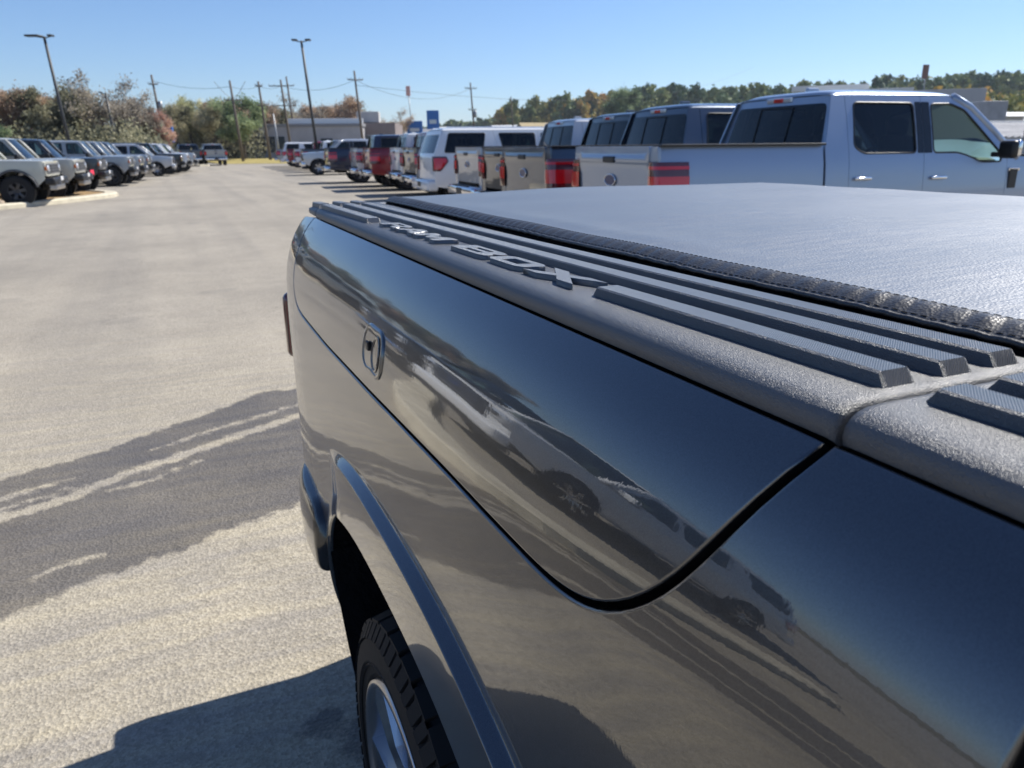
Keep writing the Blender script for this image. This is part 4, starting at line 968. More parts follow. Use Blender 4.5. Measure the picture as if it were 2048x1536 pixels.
def clone_first(proto):           # keep a pristine prototype for copying, used up last
    return proto
TAILS = [  # tail corner bearing, distance, kind, paint, label
    (.1885, 7.15, pk, None, 'silver blue crew cab pickup parked side-on just beyond the black bed cover', 'truck'),
    (.0500, 9.6, pk, bgrey, 'dark blue grey pickup right behind the silver blue one, tail lamp between their tailgates', 'truck'),
    (.0085, 12.2, pk, char, 'charcoal pickup mostly hidden behind the dark blue grey pickup', 'truck'),
    (-.0385, 15.0, pk, sil, 'bright silver pickup whose tailgate covers the rear half of the white utility vehicle', 'truck'),
    (-.0985, 18.6, exp_, None, 'long white utility vehicle with big angular red tail lamp and dark side windows', 'utility vehicle'),
    (-.1210, 21.6, pk, bronze, 'bronze grey pickup just left of the long white utility vehicle', 'truck'),
    (-.1400, 24.2, pk, pw, 'white pickup between the bronze grey pickup and the red pickup', 'truck'),
    (-.1785, 27.2, pk, red, 'deep red pickup in the right-hand row, nearer of the two red ones', 'truck'),
    (-.1960, 30.0, pk, P_('pearl_white_paint', (.62, .62, .60), .2, .4), 'pearl white pickup between the deep red and the dark navy pickups', 'truck'),
    (-.2313, 33.5, pk, navy, 'dark navy pickup parked beside the silver one that faces out', 'truck')]
GR = 'vehicles parked along the right-hand side of the aisle'
for (t, d, pr, p, lb, ct) in TAILS:
    c = at(t, d)+AISLE*1.0
    o = put(pr, c, ANG, p, lb, ct, GR, (1.05, 1, 1.03) if pr is pk else (1, 1, 1))
    if p is None and pr is pk:      # the first one keeps the vents and aerial; later copies drop the aerial
        pass
NOSE = at(-.2660, 44.0)+AISLE*1.0
put(pk, NOSE+ACROSS*5.88, ANG+math.pi, sil, 'silver pickup parked nose-out, its wheel and grille facing the open aisle', 'truck', GR)
for (t, d, pr, p, lb, ct) in [
    (-.2640, 49, pk, grey, 'mid grey pickup in the right-hand row, next beyond the nose-out silver one', 'truck'),
    (-.2740, 53, pk, pw, 'distant white-roofed pickup between the far grey and far red ones', 'truck'),
    (-.2830, 57, pk, red, 'far red pickup near the end of the right-hand row', 'truck'),
    (-.2900, 61.5, exp_, pw, 'far white utility vehicle near the end of the right-hand row', 'utility vehicle'),
    (-.2975, 66, pk, cact, 'pale grey pickup last in the right-hand row, by the end verge', 'truck')]:
    put(pr, at(t, d)+AISLE*1.0, ANG, p, lb, ct, GR)
# ---- left-hand row, noses towards the aisle
GL = 'vehicles parked along the left-hand side of the aisle'
LEFT = [  # front wheel bearing, distance
    (-.637, 23.4, bro, None, 'pale sage boxy utility vehicle at the left edge, front wheel on the mulch island', None),
    (-.593, 26.6, bro, dsage, 'second boxy utility vehicle from the left, grey sage with a bright grille', None),
    (-.558, 30.2, bro, char, 'charcoal black-roofed boxy utility vehicle with a red tag on its bumper', blk),
    (-.513, 36.2, bro, cact, 'cool grey boxy utility vehicle, first one past the mulch island gap', None),
    (-.497, 39.4, bro, P_('light_grey_paint', (.38, .39, .39), .3, .36), 'light grey boxy utility vehicle following the cool grey one in the left-hand row', None),
    (-.485, 42.6, bro, P_('blue_tinted_grey_paint', (.20, .23, .27), .4, .36), 'blue grey boxy utility vehicle two places past the cool grey one', None),
    (-.452, 49.5, exp_, sil, 'rounded silver utility vehicle in the far half of the left-hand row', None),
    (-.437, 53.5, bro, blk, 'black boxy utility vehicle just past the rounded silver one', None),
    (-.427, 57.0, bro, pw, 'white boxy utility vehicle last but one in the left-hand row', None),
    (-.418, 60.5, bro, sil, 'silver boxy utility vehicle last in the left-hand row', None)]
for (t, d, pr, p, lb, rf) in LEFT:
    d *= .9; fx = 3.90 if pr is bro else 4.25
    sc = (1, 1, 1) if pr is bro else (.88, .92, .93)
    put(pr, at(t, d)+AISLE*.93-ACROSS*fx*sc[0], ANG, p, lb, 'utility vehicle', GL, sc, rf)
for (l, d, pr, p, lb) in [(-11.9, 5.9, pk, blk, 'black pickup out of view, seen only mirrored in the truck side'),
                          (-9.65, 2.9, exp_, white, 'white utility vehicle out of view, the pale shape mirrored in the storage door')]:
    c = r_*l + h_*d
    put(pr, Vector((c.x, c.y, 0)), ANG, p, lb, 'truck' if pr is pk else 'utility vehicle', GL)
for (t, d, p, lb) in [(-.4065, 72, bgrey, 'dark pickup seen from behind at the far end, left of the pair'), (-.3745, 72.5, cact, 'silver pickup seen from behind at the far end, right of the pair')]:
    o = put(pk, at(t, d)-ACROSS*0, math.atan2(AISLE.y, AISLE.x)+R(8), p, lb, 'truck', 'pickups at the far end of the aisle')
tagr = rbox('temporary_tag', (0, 0, 0), (.02, .62, .16), mat('red_tag_paper', (.75, .03, .07), .6)); tagr.location = at(-.536, 27.0, .74); tagr.rotation_euler[2] = ANG
tag(tagr, 'bright red paper tag on the bumper of the charcoal utility vehicle', 'tag')

# ------------------------------------------------------------------ kerbed island with mulch
def lhp(l, d, z=0): p = r_*l + h_*d; return Vector((p.x, p.y, z))
isl = [(-24, 17.5), (-13.9, 18.6), (-13.25, 20.5), (-13.0, 22.6), (-12.85, 24.6), (-12.95, 25.8), (-13.5, 26.8), (-14.6, 27.5), (-16.4, 28.6), (-24.5, 31.5)]
isl = [tuple(lhp(*p)[:2]) for p in isl]; isl = smooth(dens(isl+[isl[0]], .6)[:-1], 2)
island = empty('kerbed_island', (isl[0][0], isl[0][1], 0)); tag(island, 'pale concrete kerbed island with tan mulch under the sage utility vehicle', 'kerb island')
def inset(P, d):
    c = Vector((sum(p[0] for p in P)/len(P), sum(p[1] for p in P)/len(P))); out = []
    n = len(P)
    for i in range(n):
        t = (Vector(P[(i+1) % n])-Vector(P[i-1])).normalized(); nn_ = Vector((-t.y, t.x))
        if nn_.dot(c-Vector(P[i])) < 0: nn_ = -nn_
        out.append((P[i][0]+nn_.x*d, P[i][1]+nn_.y*d))
    return out
rings = [(isl, -.004), (isl, .10), (inset(isl, .035), .135), (inset(isl, .38), .135), (inset(isl, .40), .08)]
V = []; F = []; n = len(isl); o0 = isl[0]
for P, z in rings: V += [(p[0]-o0[0], p[1]-o0[1], z) for p in P]
for j in range(4):
    for i in range(n): F.append((j*n+i, j*n+(i+1) % n, (j+1)*n+(i+1) % n, (j+1)*n+i))
mesh('kerb', V, F, CONC, island)
mi = inset(isl, .385); tr_ = geometry.tessellate_polygon([[Vector((p[0], p[1], 0)) for p in mi]])
mesh('mulch', [(p[0]-o0[0], p[1]-o0[1], .10) for p in mi], [tuple(t) for t in tr_], mat('straw_mulch', (.34, .22, .10), .95, var=(9, .55, 1.3), bump=(30, .8, .05)), island)
rock = mat('landscape_rock', (.30, .24, .18), .9, var=(6, .6, 1.2))
for (l, d, s_, rl) in [(-13.75, 20.6, .22, 'middle'), (-14.1, 21.6, .16, 'smallest'), (-14.3, 19.9, .26, 'largest')]:
    bm = bmesh.new(); bmesh.ops.create_icosphere(bm, subdivisions=2, radius=s_)
    for v in bm.verts: v.co *= 1+.25*math.sin(v.co.x*17+v.co.y*11)*math.cos(v.co.z*13); v.co.z *= .6
    o = from_bm('rock', bm, rock); o.location = lhp(l, d, .14); tag(o, rl+' of three tan rocks on the mulch island by the sage utility vehicle', 'rock', 'rocks on the mulch island')
kp = smooth(dens([tuple(lhp(*p)[:2]) for p in [(-7.4, 7.6), (-5.6, 5.9), (-4.1, 4.75), (-3.35, 3.95), (-3.05, 3.3), (-3.0, 2.7), (-3.3, 2.3), (-4.2, 2.1), (-7.5, 1.2)]], .2), 4)
V = []; F = []
for i, p in enumerate(kp):
    a = Vector(kp[max(i-1, 0)]); b = Vector(kp[min(i+1, len(kp)-1)]); t = (b-a).normalized(); n_ = Vector((-t.y, t.x))
    for (o_, z) in ((-.2, 0), (-.19, .12), (-.16, .14), (.16, .14), (.19, .12), (.2, 0)): V.append((p[0]+n_.x*o_, p[1]+n_.y*o_, z))
for i in range(len(kp)-1):
    for j in range(5): F.append((i*6+j, i*6+j+1, (i+1)*6+j+1, (i+1)*6+j))
kb = mesh('kerb', V, F, CONC); tag(kb, 'pale curved kerb out of view, mirrored as a tan line in the storage door', 'kerb')
# far kerb and verge at the end of the aisle
vp = [lhp(-34, 69.6), lhp(-27.6, 69.6), lhp(-27.2, 70.6), lhp(-27.8, 72.4), lhp(-34, 73)]
ek = empty('end_kerb', vp[0]); tag(ek, 'short pale concrete kerb strip at the far end of the left-hand row', 'kerb')
V = [(p.x-vp[0].x, p.y-vp[0].y, 0) for p in vp]+[(p.x-vp[0].x, p.y-vp[0].y, .14) for p in vp]; F = [(i, (i+1) % 5, 5+(i+1) % 5, 5+i) for i in range(5)]+[(5, 6, 7, 8, 9)]
mesh('kerb', V, F, CONC, ek)
ve = mesh('grass_verge', [tuple(lhp(-29.5, 80, .02)), tuple(lhp(-14, 80, .02)), tuple(lhp(-14, 98, .3)), tuple(lhp(-40, 98, .3))], [(0, 1, 2, 3)], mat('yellow_verge', (.34, .27, .08), .95, var=(.8, .7, 1.2))); tag(ve, kind='structure')

# ------------------------------------------------------------------ trees
def leaf_material(name, cols, trans=.4):
    m = bpy.data.materials.new(name); m.use_nodes = True; nt = m.node_tree; b = nt.nodes['Principled BSDF']
    a = N(nt, 'ShaderNodeAttribute', attribute_name='tone'); rp = N(nt, 'ShaderNodeValToRGB'); L(nt, a.outputs['Fac'], rp.inputs[0])
    e = rp.color_ramp.elements; e[0].color = (*cols[0], 1); e[1].color = (*cols[-1], 1)
    for i, c in enumerate(cols[1:-1]): x = e.new((i+1)/(len(cols)-1)); x.color = (*c, 1)
    L(nt, rp.outputs[0], b.inputs['Base Color']); b.inputs['Roughness'].default_value = .7; b.inputs['Specular IOR Level'].default_value = .25
    t = N(nt, 'ShaderNodeBsdfTranslucent'); L(nt, rp.outputs[0], t.inputs[0]); mx = N(nt, 'ShaderNodeMixShader'); mx.inputs[0].default_value = trans
    out = nt.nodes['Material Output']; L(nt, b.outputs[0], mx.inputs[1]); L(nt, t.outputs[0], mx.inputs[2]); L(nt, mx.outputs[0], out.inputs[0])
    return m
BARK = mat('tree_bark', (.075, .06, .048), .95, var=(6, .6, 1.3))
def leaf_mesh(name, centres, size, per, spread, seed, tones):
    rg = np.random.RandomState(seed); n = len(centres)*per
    c = np.repeat(np.array(centres), per, 0) + rg.normal(0, 1, (n, 3))*spread
    a = rg.normal(0, 1, (n, 3)); a /= np.linalg.norm(a, axis=1)[:, None]; b = np.cross(a, rg.normal(0, 1, (n, 3))); b /= np.linalg.norm(b, axis=1)[:, None]
    s = size*(.6+.8*rg.rand(n))[:, None]; a = a*s; b = b*s*.6
    V = np.stack([c-a, c+b*.9-a*.1, c+a, c-b*.9+a*.1], 1).reshape(-1, 3)
    me = bpy.data.meshes.new(name); me.vertices.add(4*n); me.vertices.foreach_set('co', V.ravel()); me.loops.add(4*n); me.loops.foreach_set('vertex_index', np.arange(4*n)); me.polygons.add(n); me.polygons.foreach_set('loop_start', np.arange(0, 4*n, 4)); me.update(); me.validate()
    tv = np.repeat(np.array(tones), per)+rg.normal(0, .06, n); t = me.attributes.new('tone', 'FLOAT', 'POINT'); t.data.foreach_set('value', np.clip(np.repeat(tv, 4), 0, 1))
    return me
def make_tree(seed, H, Wd, base, dens_, leaf, per=9, thin=1.0):
    """trunk with forking limbs; leaves gather at the limb ends"""
    rg = random.Random(seed); segs = []; tips = []
    def grow(p, d, ln, rad, lv):
        q = p; pts = [p]; rads = [rad]
        for i in range(3):
            d = (d+Vector((rg.gauss(0, .13), rg.gauss(0, .13), .06+.05*lv*0))).normalized(); q = q+d*ln/3; pts.append(q); rads.append(rad*(1-.15*(i+1)))
            if lv >= 2: tips.append(q.copy())
        segs.append(tube_geo(pts, rads, 5 if lv else 7, False))
        if lv < 4:
            for _ in range(3 if lv else dens_):
                a = rg.uniform(0, 2*math.pi); sp_ = rg.uniform(.45, 1.0)
                nd = (d*1.0+Vector((math.cos(a)*sp_*Wd, math.sin(a)*sp_*Wd, rg.uniform(-.15, .35)))).normalized()
                st = pts[rg.choice((1, 2, 3)) if lv == 0 else rg.choice((2, 3, 3))]
                grow(st, nd, ln*rg.uniform(.58, .80), rads[-1]*.62, lv+1)
    grow(Vector((0, 0, -.1)), Vector((0, 0, 1)), H*.36, H*.021, 0)
    mz = max(t.z for t in tips); k = H/mz
    V, F = merge(segs); V = [v*k for v in V]; tips = [t*k for t in tips]
    tr = bpy.data.meshes.new('trunk'); tr.from_pydata([tuple(v) for v in V], [], F); tr.update(); tr.materials.append(BARK)
    tips = [t for t in tips if t.z > H*base and rg.random() < thin]
    tones = [min(1, max(0, .5+.3*math.sin(t.x*1.3+seed)+.25*rg.gauss(0, 1))) for t in tips]
    cr_ = leaf_mesh('crown', [tuple(t) for t in tips], leaf, per, H*.032, seed, tones)
    return tr, cr_
LM = dict(brown=leaf_material('brown_leaves', [(0.177, 0.152, 0.113), (0.452, 0.324, 0.225), (0.611, 0.449, 0.311)]), olive=leaf_material('olive_leaves', [(0.121, 0.126, 0.082), (0.331, 0.320, 0.201), (0.513, 0.453, 0.294)]),
          green=leaf_material('green_leaves', [(0.081, 0.120, 0.065), (0.223, 0.293, 0.153), (0.384, 0.445, 0.244)]), rust=leaf_material('rust_leaves', [(0.208, 0.128, 0.107), (0.498, 0.299, 0.238), (0.604, 0.424, 0.306)]),
          yellow=leaf_material('yellow_green_leaves', [(0.167, 0.177, 0.097), (0.491, 0.491, 0.261), (0.769, 0.709, 0.410)]), grey=leaf_material('faded_leaves', [(0.136, 0.125, 0.108), (0.334, 0.298, 0.245), (0.460, 0.402, 0.320)]))
TP = [make_tree(11, 9, 1.0, .14, 6, .125, 22), make_tree(12, 9, .8, .16, 6, .125, 20), make_tree(13, 9, 1.15, .22, 5, .11, 11, .9), make_tree(15, 9, .9, .10, 7, .125, 22)]
TREES = [  # bearing, distance, height, proto, leaves, label
    (-.668, 43, 3.0, 3, 'green', 'low bright green shrubby tree at the far left edge'), (-.640, 60, 5.8, 0, 'brown', 'russet brown tree behind the sage utility vehicle, leftmost of the brown ones'),
    (-.606, 61, 5.9, 3, 'brown', 'russet brown round tree left of the left lamp post'), (-.575, 60, 5.8, 1, 'olive', 'dark olive tree right behind the foot of the left lamp post'),
    (-.548, 62, 6.0, 0, 'olive', 'olive tree just right of the left lamp post'), (-.515, 62, 7.1, 2, 'grey', 'tallest half-bare tree with open twiggy crown in the left treeline'),
    (-.487, 63, 6.8, 2, 'grey', 'second tall half-bare tree, right of the tallest one'), (-.530, 66, 5.0, 3, 'grey', 'low grey brown tree under the tallest half-bare tree'),
    (-.468, 65, 5.2, 1, 'grey', 'faded thin tree between the half-bare trees and the dark utility pole'), (-.446, 66, 4.4, 0, 'rust', 'rust red small tree beside the dark utility pole'),
    (-.422, 100, 6.8, 3, 'olive', 'olive tree behind the far pickups, left of the pair'), (-.400, 104, 7.7, 0, 'yellow', 'yellow green tree behind the gap between the far pickups'),
    (-.378, 100, 7.0, 1, 'olive', 'olive brown tree behind the right one of the far pickups'), (-.358, 106, 7.5, 3, 'brown', 'brown tree left of the leaning forked utility pole'),
    (-.338, 96, 7.3, 0, 'green', 'dense green tree right of the forked utility pole'), (-.318, 112, 7.9, 1, 'brown', 'brown tree between the utility poles at the end of the aisle'),
    (-.300, 118, 7.2, 3, 'olive', 'olive tree above the left end of the low grey building'), (-.276, 124, 9.4, 2, 'grey', 'open brown tree above the low grey building, left of the tall lamp post'),
    (-.253, 130, 7.9, 0, 'brown', 'brown tree directly right of the tall lamp post'), (-.230, 132, 8.1, 3, 'brown', 'rounded brown tree above the middle of the low grey building'),
    (-.207, 126, 9.0, 1, 'brown', 'brown tree beside the single utility pole right of the low grey building'), (-.186, 135, 7.5, 0, 'olive', 'olive brown tree right of the single utility pole'),
    (-.137, 150, 8.3, 2, 'brown', 'lone small brown tree above the two white pickups')]
for i, (t, d, hh_, k, lf, lb) in enumerate(TREES + [(-.72-.07*i, 58-3*i, 5.6+.7*(i % 3), i % 4, ('brown', 'olive', 'grey')[i % 3], ('first', 'second', 'third', 'fourth', 'fifth', 'sixth', 'seventh', 'eighth', 'ninth')[i]+' tree past the left edge of the view, mirrored in the truck side') for i in range(9)]):
    T = empty('broadleaf_tree', at(t, d), random.uniform(0, 6)); T.scale = [hh_/9]*3; T.scale[0] *= random.uniform(.95, 1.2); T.scale[1] *= random.uniform(.95, 1.2)
    a = bpy.data.objects.new('trunk', TP[k][0]); COL.objects.link(a); a.parent = T
    b = bpy.data.objects.new('crown', TP[k][1]); COL.objects.link(b); b.parent = T
    if not TP[k][1].materials: TP[k][1].materials.append(LM[lf])
    b.material_slots[0].link = 'OBJECT'; b.material_slots[0].material = LM[lf]
    tag(T, lb, 'tree', 'trees of the left-hand treeline' if i >= len(TREES) else 'trees along the lot')
# underbrush along the foot of the treeline
def brush(name, pts, label, mat_, size, per, spread, seed):
    me = leaf_mesh(name, pts, size, per, spread, seed, [random.random()*.7 for _ in pts]); o = link(name, me, mat_); tag(o, label, 'undergrowth', None, 'stuff'); return o
random.seed(3)
brush('undergrowth', [tuple(at(-.70+.255*i/420+random.uniform(-.01, .01), random.uniform(56, 66), random.uniform(.2, 2.6))) for i in range(420)], 'grey olive scrub filling the foot of the left treeline', LM['olive'], .14, 70, .55, 5)
brush('undergrowth', [tuple(at(-.445+.125*i/260+random.uniform(-.01, .01), random.uniform(104, 116), random.uniform(.2, 4.2))) for i in range(260)], 'olive scrub closing the far end of the aisle', LM['olive'], .22, 60, .8, 6)

# ------------------------------------------------------------------ hills and far wood
def ridge(t, d):
    """height of the land above the lot plane by bearing and distance"""
    k = sstep(150, 420, d)
    hz = np.interp(t, [-.6, -.2, -.12, 0, .08, .13, .2, .35, .5, .62, .72, .9], [2, 4, 5, 9, 14, 18, 20, 21, 25, 28, 29, 29])
    return k*hz*(.55+.45*sstep(200, 640, d))
tt = lin(-.35, .95, 40); dd = [120, 170, 220, 280, 340, 400, 470, 560, 680, 900]
V = [tuple(at(t, d, ridge(t, d)-.08)) for t in tt for d in dd]; k = len(dd)
hl = mesh('hills', V, [(i*k+j, i*k+j+1, (i+1)*k+j+1, (i+1)*k+j) for i in range(len(tt)-1) for j in range(k-1)], mat('hill_grass', (.10, .10, .045), .95, var=(.02, .6, 1.3)), None, True); tag(hl, kind='structure')
random.seed(21)
def wood(name, n, tf, df, hf, cols, label, seed, leaf=.85, per=26):
    C = []; T = []
    for i in range(n):
        t = tf(); d = df(t); H = hf(); b = at(t, d, ridge(t, d)); tone = random.random()
        for _ in range(16):
            a = random.uniform(0, 6.28); zz = random.random(); rr = H*.36*math.sqrt(max(.05, 1-(zz*1.9-.9)**2))*random.uniform(.4, 1)
            C.append((b.x+rr*math.cos(a), b.y+rr*math.sin(a), b.z+H*(.12+.88*zz))); T.append(min(1, max(0, tone+random.gauss(0, .08))))
    me = leaf_mesh(name, C, leaf, per, .75, seed, T); o = link(name, me, cols); tag(o, label, 'wood', None, 'stuff'); return o
WOODA = leaf_material('autumn_wood', [(0.067, 0.112, 0.047), (0.137, 0.182, 0.067), (0.282, 0.282, 0.092), (0.461, 0.371, 0.112), (0.596, 0.347, 0.112)], .15)
WOODB = leaf_material('dark_wood', [(0.066, 0.119, 0.066), (0.108, 0.171, 0.078), (0.200, 0.250, 0.099), (0.278, 0.289, 0.108)], .1)
wood('far_wood', 330, lambda: random.uniform(.125, .78), lambda t: random.uniform(330, 560), lambda: random.uniform(10, 15), WOODB, 'dark green wood along the ridge on the right', 31, 1.1)
wood('far_wood', 150, lambda: random.uniform(.36, .78), lambda t: random.uniform(150, 270), lambda: random.uniform(7.5, 11), WOODA, 'autumn coloured wood below the ridge on the right', 32, .65)
wood('far_wood', 110, lambda: random.uniform(-.01, .135), lambda t: random.uniform(380, 620), lambda: random.uniform(11, 16), WOODA, 'yellow green wood on the low hill in the middle', 33, 1.2)
wood('far_wood', 190, lambda: random.uniform(-.19, .06), lambda t: random.uniform(560, 800), lambda: random.uniform(9, 13), WOODB, 'faint blue grey wood along the most distant ridge', 34, 1.5)
for (t, d, H, lf, lb) in [(.142, 240, 15, 'green', 'dark rounded tree standing left of the ridge wood'), (.40, 220, 14, 'olive', 'olive tree above the roof of the silver blue pickup')]:
    T = empty('broadleaf_tree', at(t, d, ridge(t, d))); T.scale = [H/9]*3
    for nm, me in (('trunk', TP[3][0]), ('crown', TP[3][1])):
        a = bpy.data.objects.new(nm, me); COL.objects.link(a); a.parent = T
        if nm == 'crown': a.material_slots[0].link = 'OBJECT'; a.material_slots[0].material = LM[lf]
    tag(T, lb, 'tree')

# ------------------------------------------------------------------ lamp posts, utility poles, wires, signs
def up(base, h): return base+TRUE_UP*h
def lamp_post(t, d, H, label, heads):
    b = at(t, d); o = empty('lamp_post', b); tag(o, label, 'lamp post', 'lamp posts in the lot')
    tp = TRUE_UP*H
    tube('pole', [(0, 0, .5), tp*.5, tp], [.095, .085, .07], BRONZE, o, 8)
    V, F = lathe_geo([(.001, 0), (.28, 0), (.28, .6), (.24, .66), (.001, .66)], 14, 'z'); mesh('concrete_base', V, F, CONC, o, True)
    for (a, ln) in heads:
        dv = r_*math.cos(a)+h_*math.sin(a); c = tp+dv*(.25+ln/2)+Vector((0, 0, .04))
        hd = rbox('lamp_head', (0, 0, 0), (ln, .36, .10), BRONZE, o, .03); hd.location = c; hd.rotation_euler[2] = math.atan2(dv.y, dv.x)
        tube('lamp_arm', [tp-TRUE_UP*.08, tp+dv*.32-TRUE_UP*.02], .03, BRONZE, hd).matrix_parent_inverse = hd.matrix_basis.inverted()
lamp_post(-.556, 45, 7.45, 'dark lamp post with shoebox heads rising above the left-hand row', [(math.pi, .75), (math.pi*.9, .35), (0, .25)])
lamp_post(-.2440, 50, 7.75, 'tall dark lamp post in the middle, standing over the right-hand row', [(math.pi, .32), (0, .32)])
lamp_post(-.497, 58, 5.4, 'slim pale post in front of the half-bare trees', [(math.pi, .15)])
poles = {}
def utility_pole(key, t, d, H, label, arms=(), box=None, m_=WOODPOLE, rad=.14):
    b = at(t, d); o = empty('utility_pole', b); tag(o, label, 'utility pole', 'utility poles'); tp = TRUE_UP*H; poles[key] = (b, H, arms)
    tube('pole', [(0, 0, -.1), tp*.5, tp], [rad*1.25, rad, rad*.75], m_, o, 8)
    for (z, w, ang) in arms:
        dv = r_*math.cos(ang)+h_*math.sin(ang); ca = tube('crossarm', [TRUE_UP*z-dv*w, TRUE_UP*z+dv*w], .06, m_, o, 6)
        for s_ in (-1, -.55, .55, 1):
            p = TRUE_UP*z+dv*w*s_; V, F = lathe_geo([(.02, 0), (.05, .05), (.05, .12), (.02, .18)], 7, 'z', tuple(p+Vector((0, 0, .05)))); mesh('insulator', V, F, GALV, ca, True)
    if box: V, F = lathe_geo([(.001, -.5), (.22, -.5), (.24, .45), (.001, .5)], 10, 'z', tuple(TRUE_UP*box+r_*.35)); mesh('transformer', V, F, GALV, o, True)
def hgt(y, x, d): return (299-.0087*(x-318)-y)/1650*d+EYE
utility_pole('a', -.4360, 92, 9.6, 'dark utility pole rising beside the rust red tree', ((8.6, .5, .3),), 6.3)
utility_pole('b', -.3405, 88, 8.6, 'leaning utility pole with spread brackets at its top, past the far pickups', ((6.6, .8, .2),))
utility_pole('c', -.3055, 92, 8.8, 'utility pole next to a pale shorter post at the end of the aisle', ((8.3, .4, .3), (6.2, .5, .3)))
utility_pole('d', -.2775, 100, 9.6, 'utility pole with two crossarms, left of the tall lamp post', ((8.9, 1.6, math.pi-.1), (6.6, 1.5, math.pi-.1)))
utility_pole('d2', -.2700, 112, 11.0, 'thin tall pole close behind the two-crossarm utility pole', ())
utility_pole('e', -.1850, 96, 10.2, 'single utility pole right of the low grey building', ((9.2, .9, .35),))
utility_pole('f', -.0430, 120, 10.6, 'utility pole with a transformer above the long white utility vehicle', ((9.8, .9, .35), (6.8, .6, .35)), 6.2)
utility_pole('g', .0060, 160, 11.0, 'thin far pole above the rear of the long white utility vehicle', ())
tube('bracket', [TRUE_UP*6.7, TRUE_UP*7.3-r_*.8, TRUE_UP*8.5-r_*1.7], .03, GALV, [o for o in bpy.data.objects if o.name.startswith('utility_pole') and 'spread' in o.get('label', '')][0], 5)
tube('bracket', [TRUE_UP*6.7, TRUE_UP*7.3+r_*.8, TRUE_UP*8.5+r_*1.7], .03, GALV, [o for o in bpy.data.objects if o.name.startswith('utility_pole') and 'spread' in o.get('label', '')][0], 5)
utility_pole('h', -.2930, 84, 5.0, 'pale shorter post beside the wooden pole at the end of the aisle', (), None, GALV, .09)
utility_pole('i', -.4290, 80, 4.0, 'small grey post with a blue sign right of the dark utility pole', (), None, GALV, .05)
WIRE = mat('cable', (.03, .03, .03), .6)
def wire(a, za, b, zb, sag, label):
    A = up(poles[a][0], za) if isinstance(a, str) else a; B = up(poles[b][0], zb) if isinstance(b, str) else b
    o = tube('overhead_wire', [A.lerp(B, q)-Vector((0, 0, sag*4*q*(1-q))) for q in lin(0, 1, 17)], .022, WIRE, None, 4); tag(o, label, 'wire', 'overhead wires')
wire('a', 9.0, 'b', 8.0, .5, 'overhead wire between the dark utility pole and the leaning pole'); wire('b', 8.0, 'c', 8.3, .3, 'overhead wire from the leaning pole to the next pole right')
wire('c', 8.3, 'd', 8.9, .3, 'overhead wire between the pole with a pale post and the two-crossarm pole'); wire('d', 8.9, 'e', 9.2, .8, 'overhead wire from the two-crossarm pole to the single pole')
wire('e', 9.2, 'f', 9.8, 1.8, 'overhead wire sagging between the single pole and the transformer pole'); wire('e', 8.6, at(.30, 260, 25), 0, 5, 'overhead wire running from the single pole off to the right')
def pole_sign(t, d, z0, w, h, zc, face, label, two=True, cat='sign', stripe=None):
    o = empty('pole_sign', at(t, d)); tag(o, label, cat)
    tube('post', [(0, 0, 0), TRUE_UP*zc], .12 if two else .06, GALV, o, 8)
    b = rbox('sign_face', (0, 0, 0), (w, .25, h), face, o, .04); b.location = TRUE_UP*zc; b.rotation_euler[2] = -PSI
    if stripe: 
        q = rbox('sign_stripe', (0, -.135, -.1*h), (w*.6, .02, h*.22), stripe, b, .005)
BLUE = mat('blue_sign', (.02, .16, .50), .4); WHT = mat('sign_white', (.75, .75, .75), .5); REDS = mat('sign_red', (.6, .03, .05), .5); RUST = mat('sign_rust', (.25, .10, .07), .6)
pole_sign(-.1180, 150, 0, 3.0, 2.6, hgt(250, 842, 150)-.6, BLUE, 'round-cornered blue sign above the bronze grey pickup, left of two', True, stripe=WHT)
pole_sign(-.0940, 170, 0, 2.6, 3.8, hgt(240, 876, 170), BLUE, 'upright blue sign, right one of the pair above the white utility vehicle', True, stripe=WHT)
pole_sign(-.1215, 190, 0, 1.0, 2.2, hgt(184, 834, 190), mat('sign_pink', (.7, .35, .3), .5), 'tall thin pole sign with a pinkish panel on top', True)
pole_sign(.5205, 210, 0, 1.6, 3.4, hgt(147, 1844, 210), RUST, 'tall pole sign with a small rust brown panel above the ridge', True)
pole_sign(-.1815, 170, 0, 1.3, 1.3, hgt(248, 752, 170), REDS, 'small red sign panel right of the single utility pole', True)
pole_sign(-.4290, 79.7, 0, 1.0, 1.5, 2.9, BLUE, 'faded blue sign panel on a thin post behind the left-hand row', False)

# ------------------------------------------------------------------ buildings
def building(t, d, w, dp, h, rz, wallm, label, roof=None, windows=(), parapet=None, z0=0, name='building', extra=None):
    o = empty(name, at(t, d, z0), rz-PSI); tag(o, label, 'building')
    rbox('wall', (0, dp/2, h/2), (w, dp, h), wallm, o, .02)
    if parapet: rbox('parapet', (0, dp/2, h+.15), (w+.3, dp+.3, .4), parapet, o, .03)
    if roof:
        V = [(-w/2-.4, -.4, h+.01), (w/2+.4, -.4, h+.01), (w/2+.4, dp+.4, h+.01), (-w/2-.4, dp+.4, h+.01), (-w/2-.4, dp/2, h+roof[0]), (w/2+.4, dp/2, h+roof[0])]
        mesh('roof', V, [(0, 1, 5, 4), (2, 3, 4, 5), (0, 4, 3), (1, 2, 5), (0, 3, 2, 1)], roof[1], o)
    for (x, z, ww, wh) in windows:
        wi = rbox('window', (x, -.02, z), (ww, .08, wh), mat_once('window_frame', (.4, .4, .42), .5), o, .01); rbox('pane', (x, -.065, z), (ww-.12, .02, wh-.12), mat_once('dark_pane', (.03, .045, .06), .08, 0, .8), wi, .004)
    return o
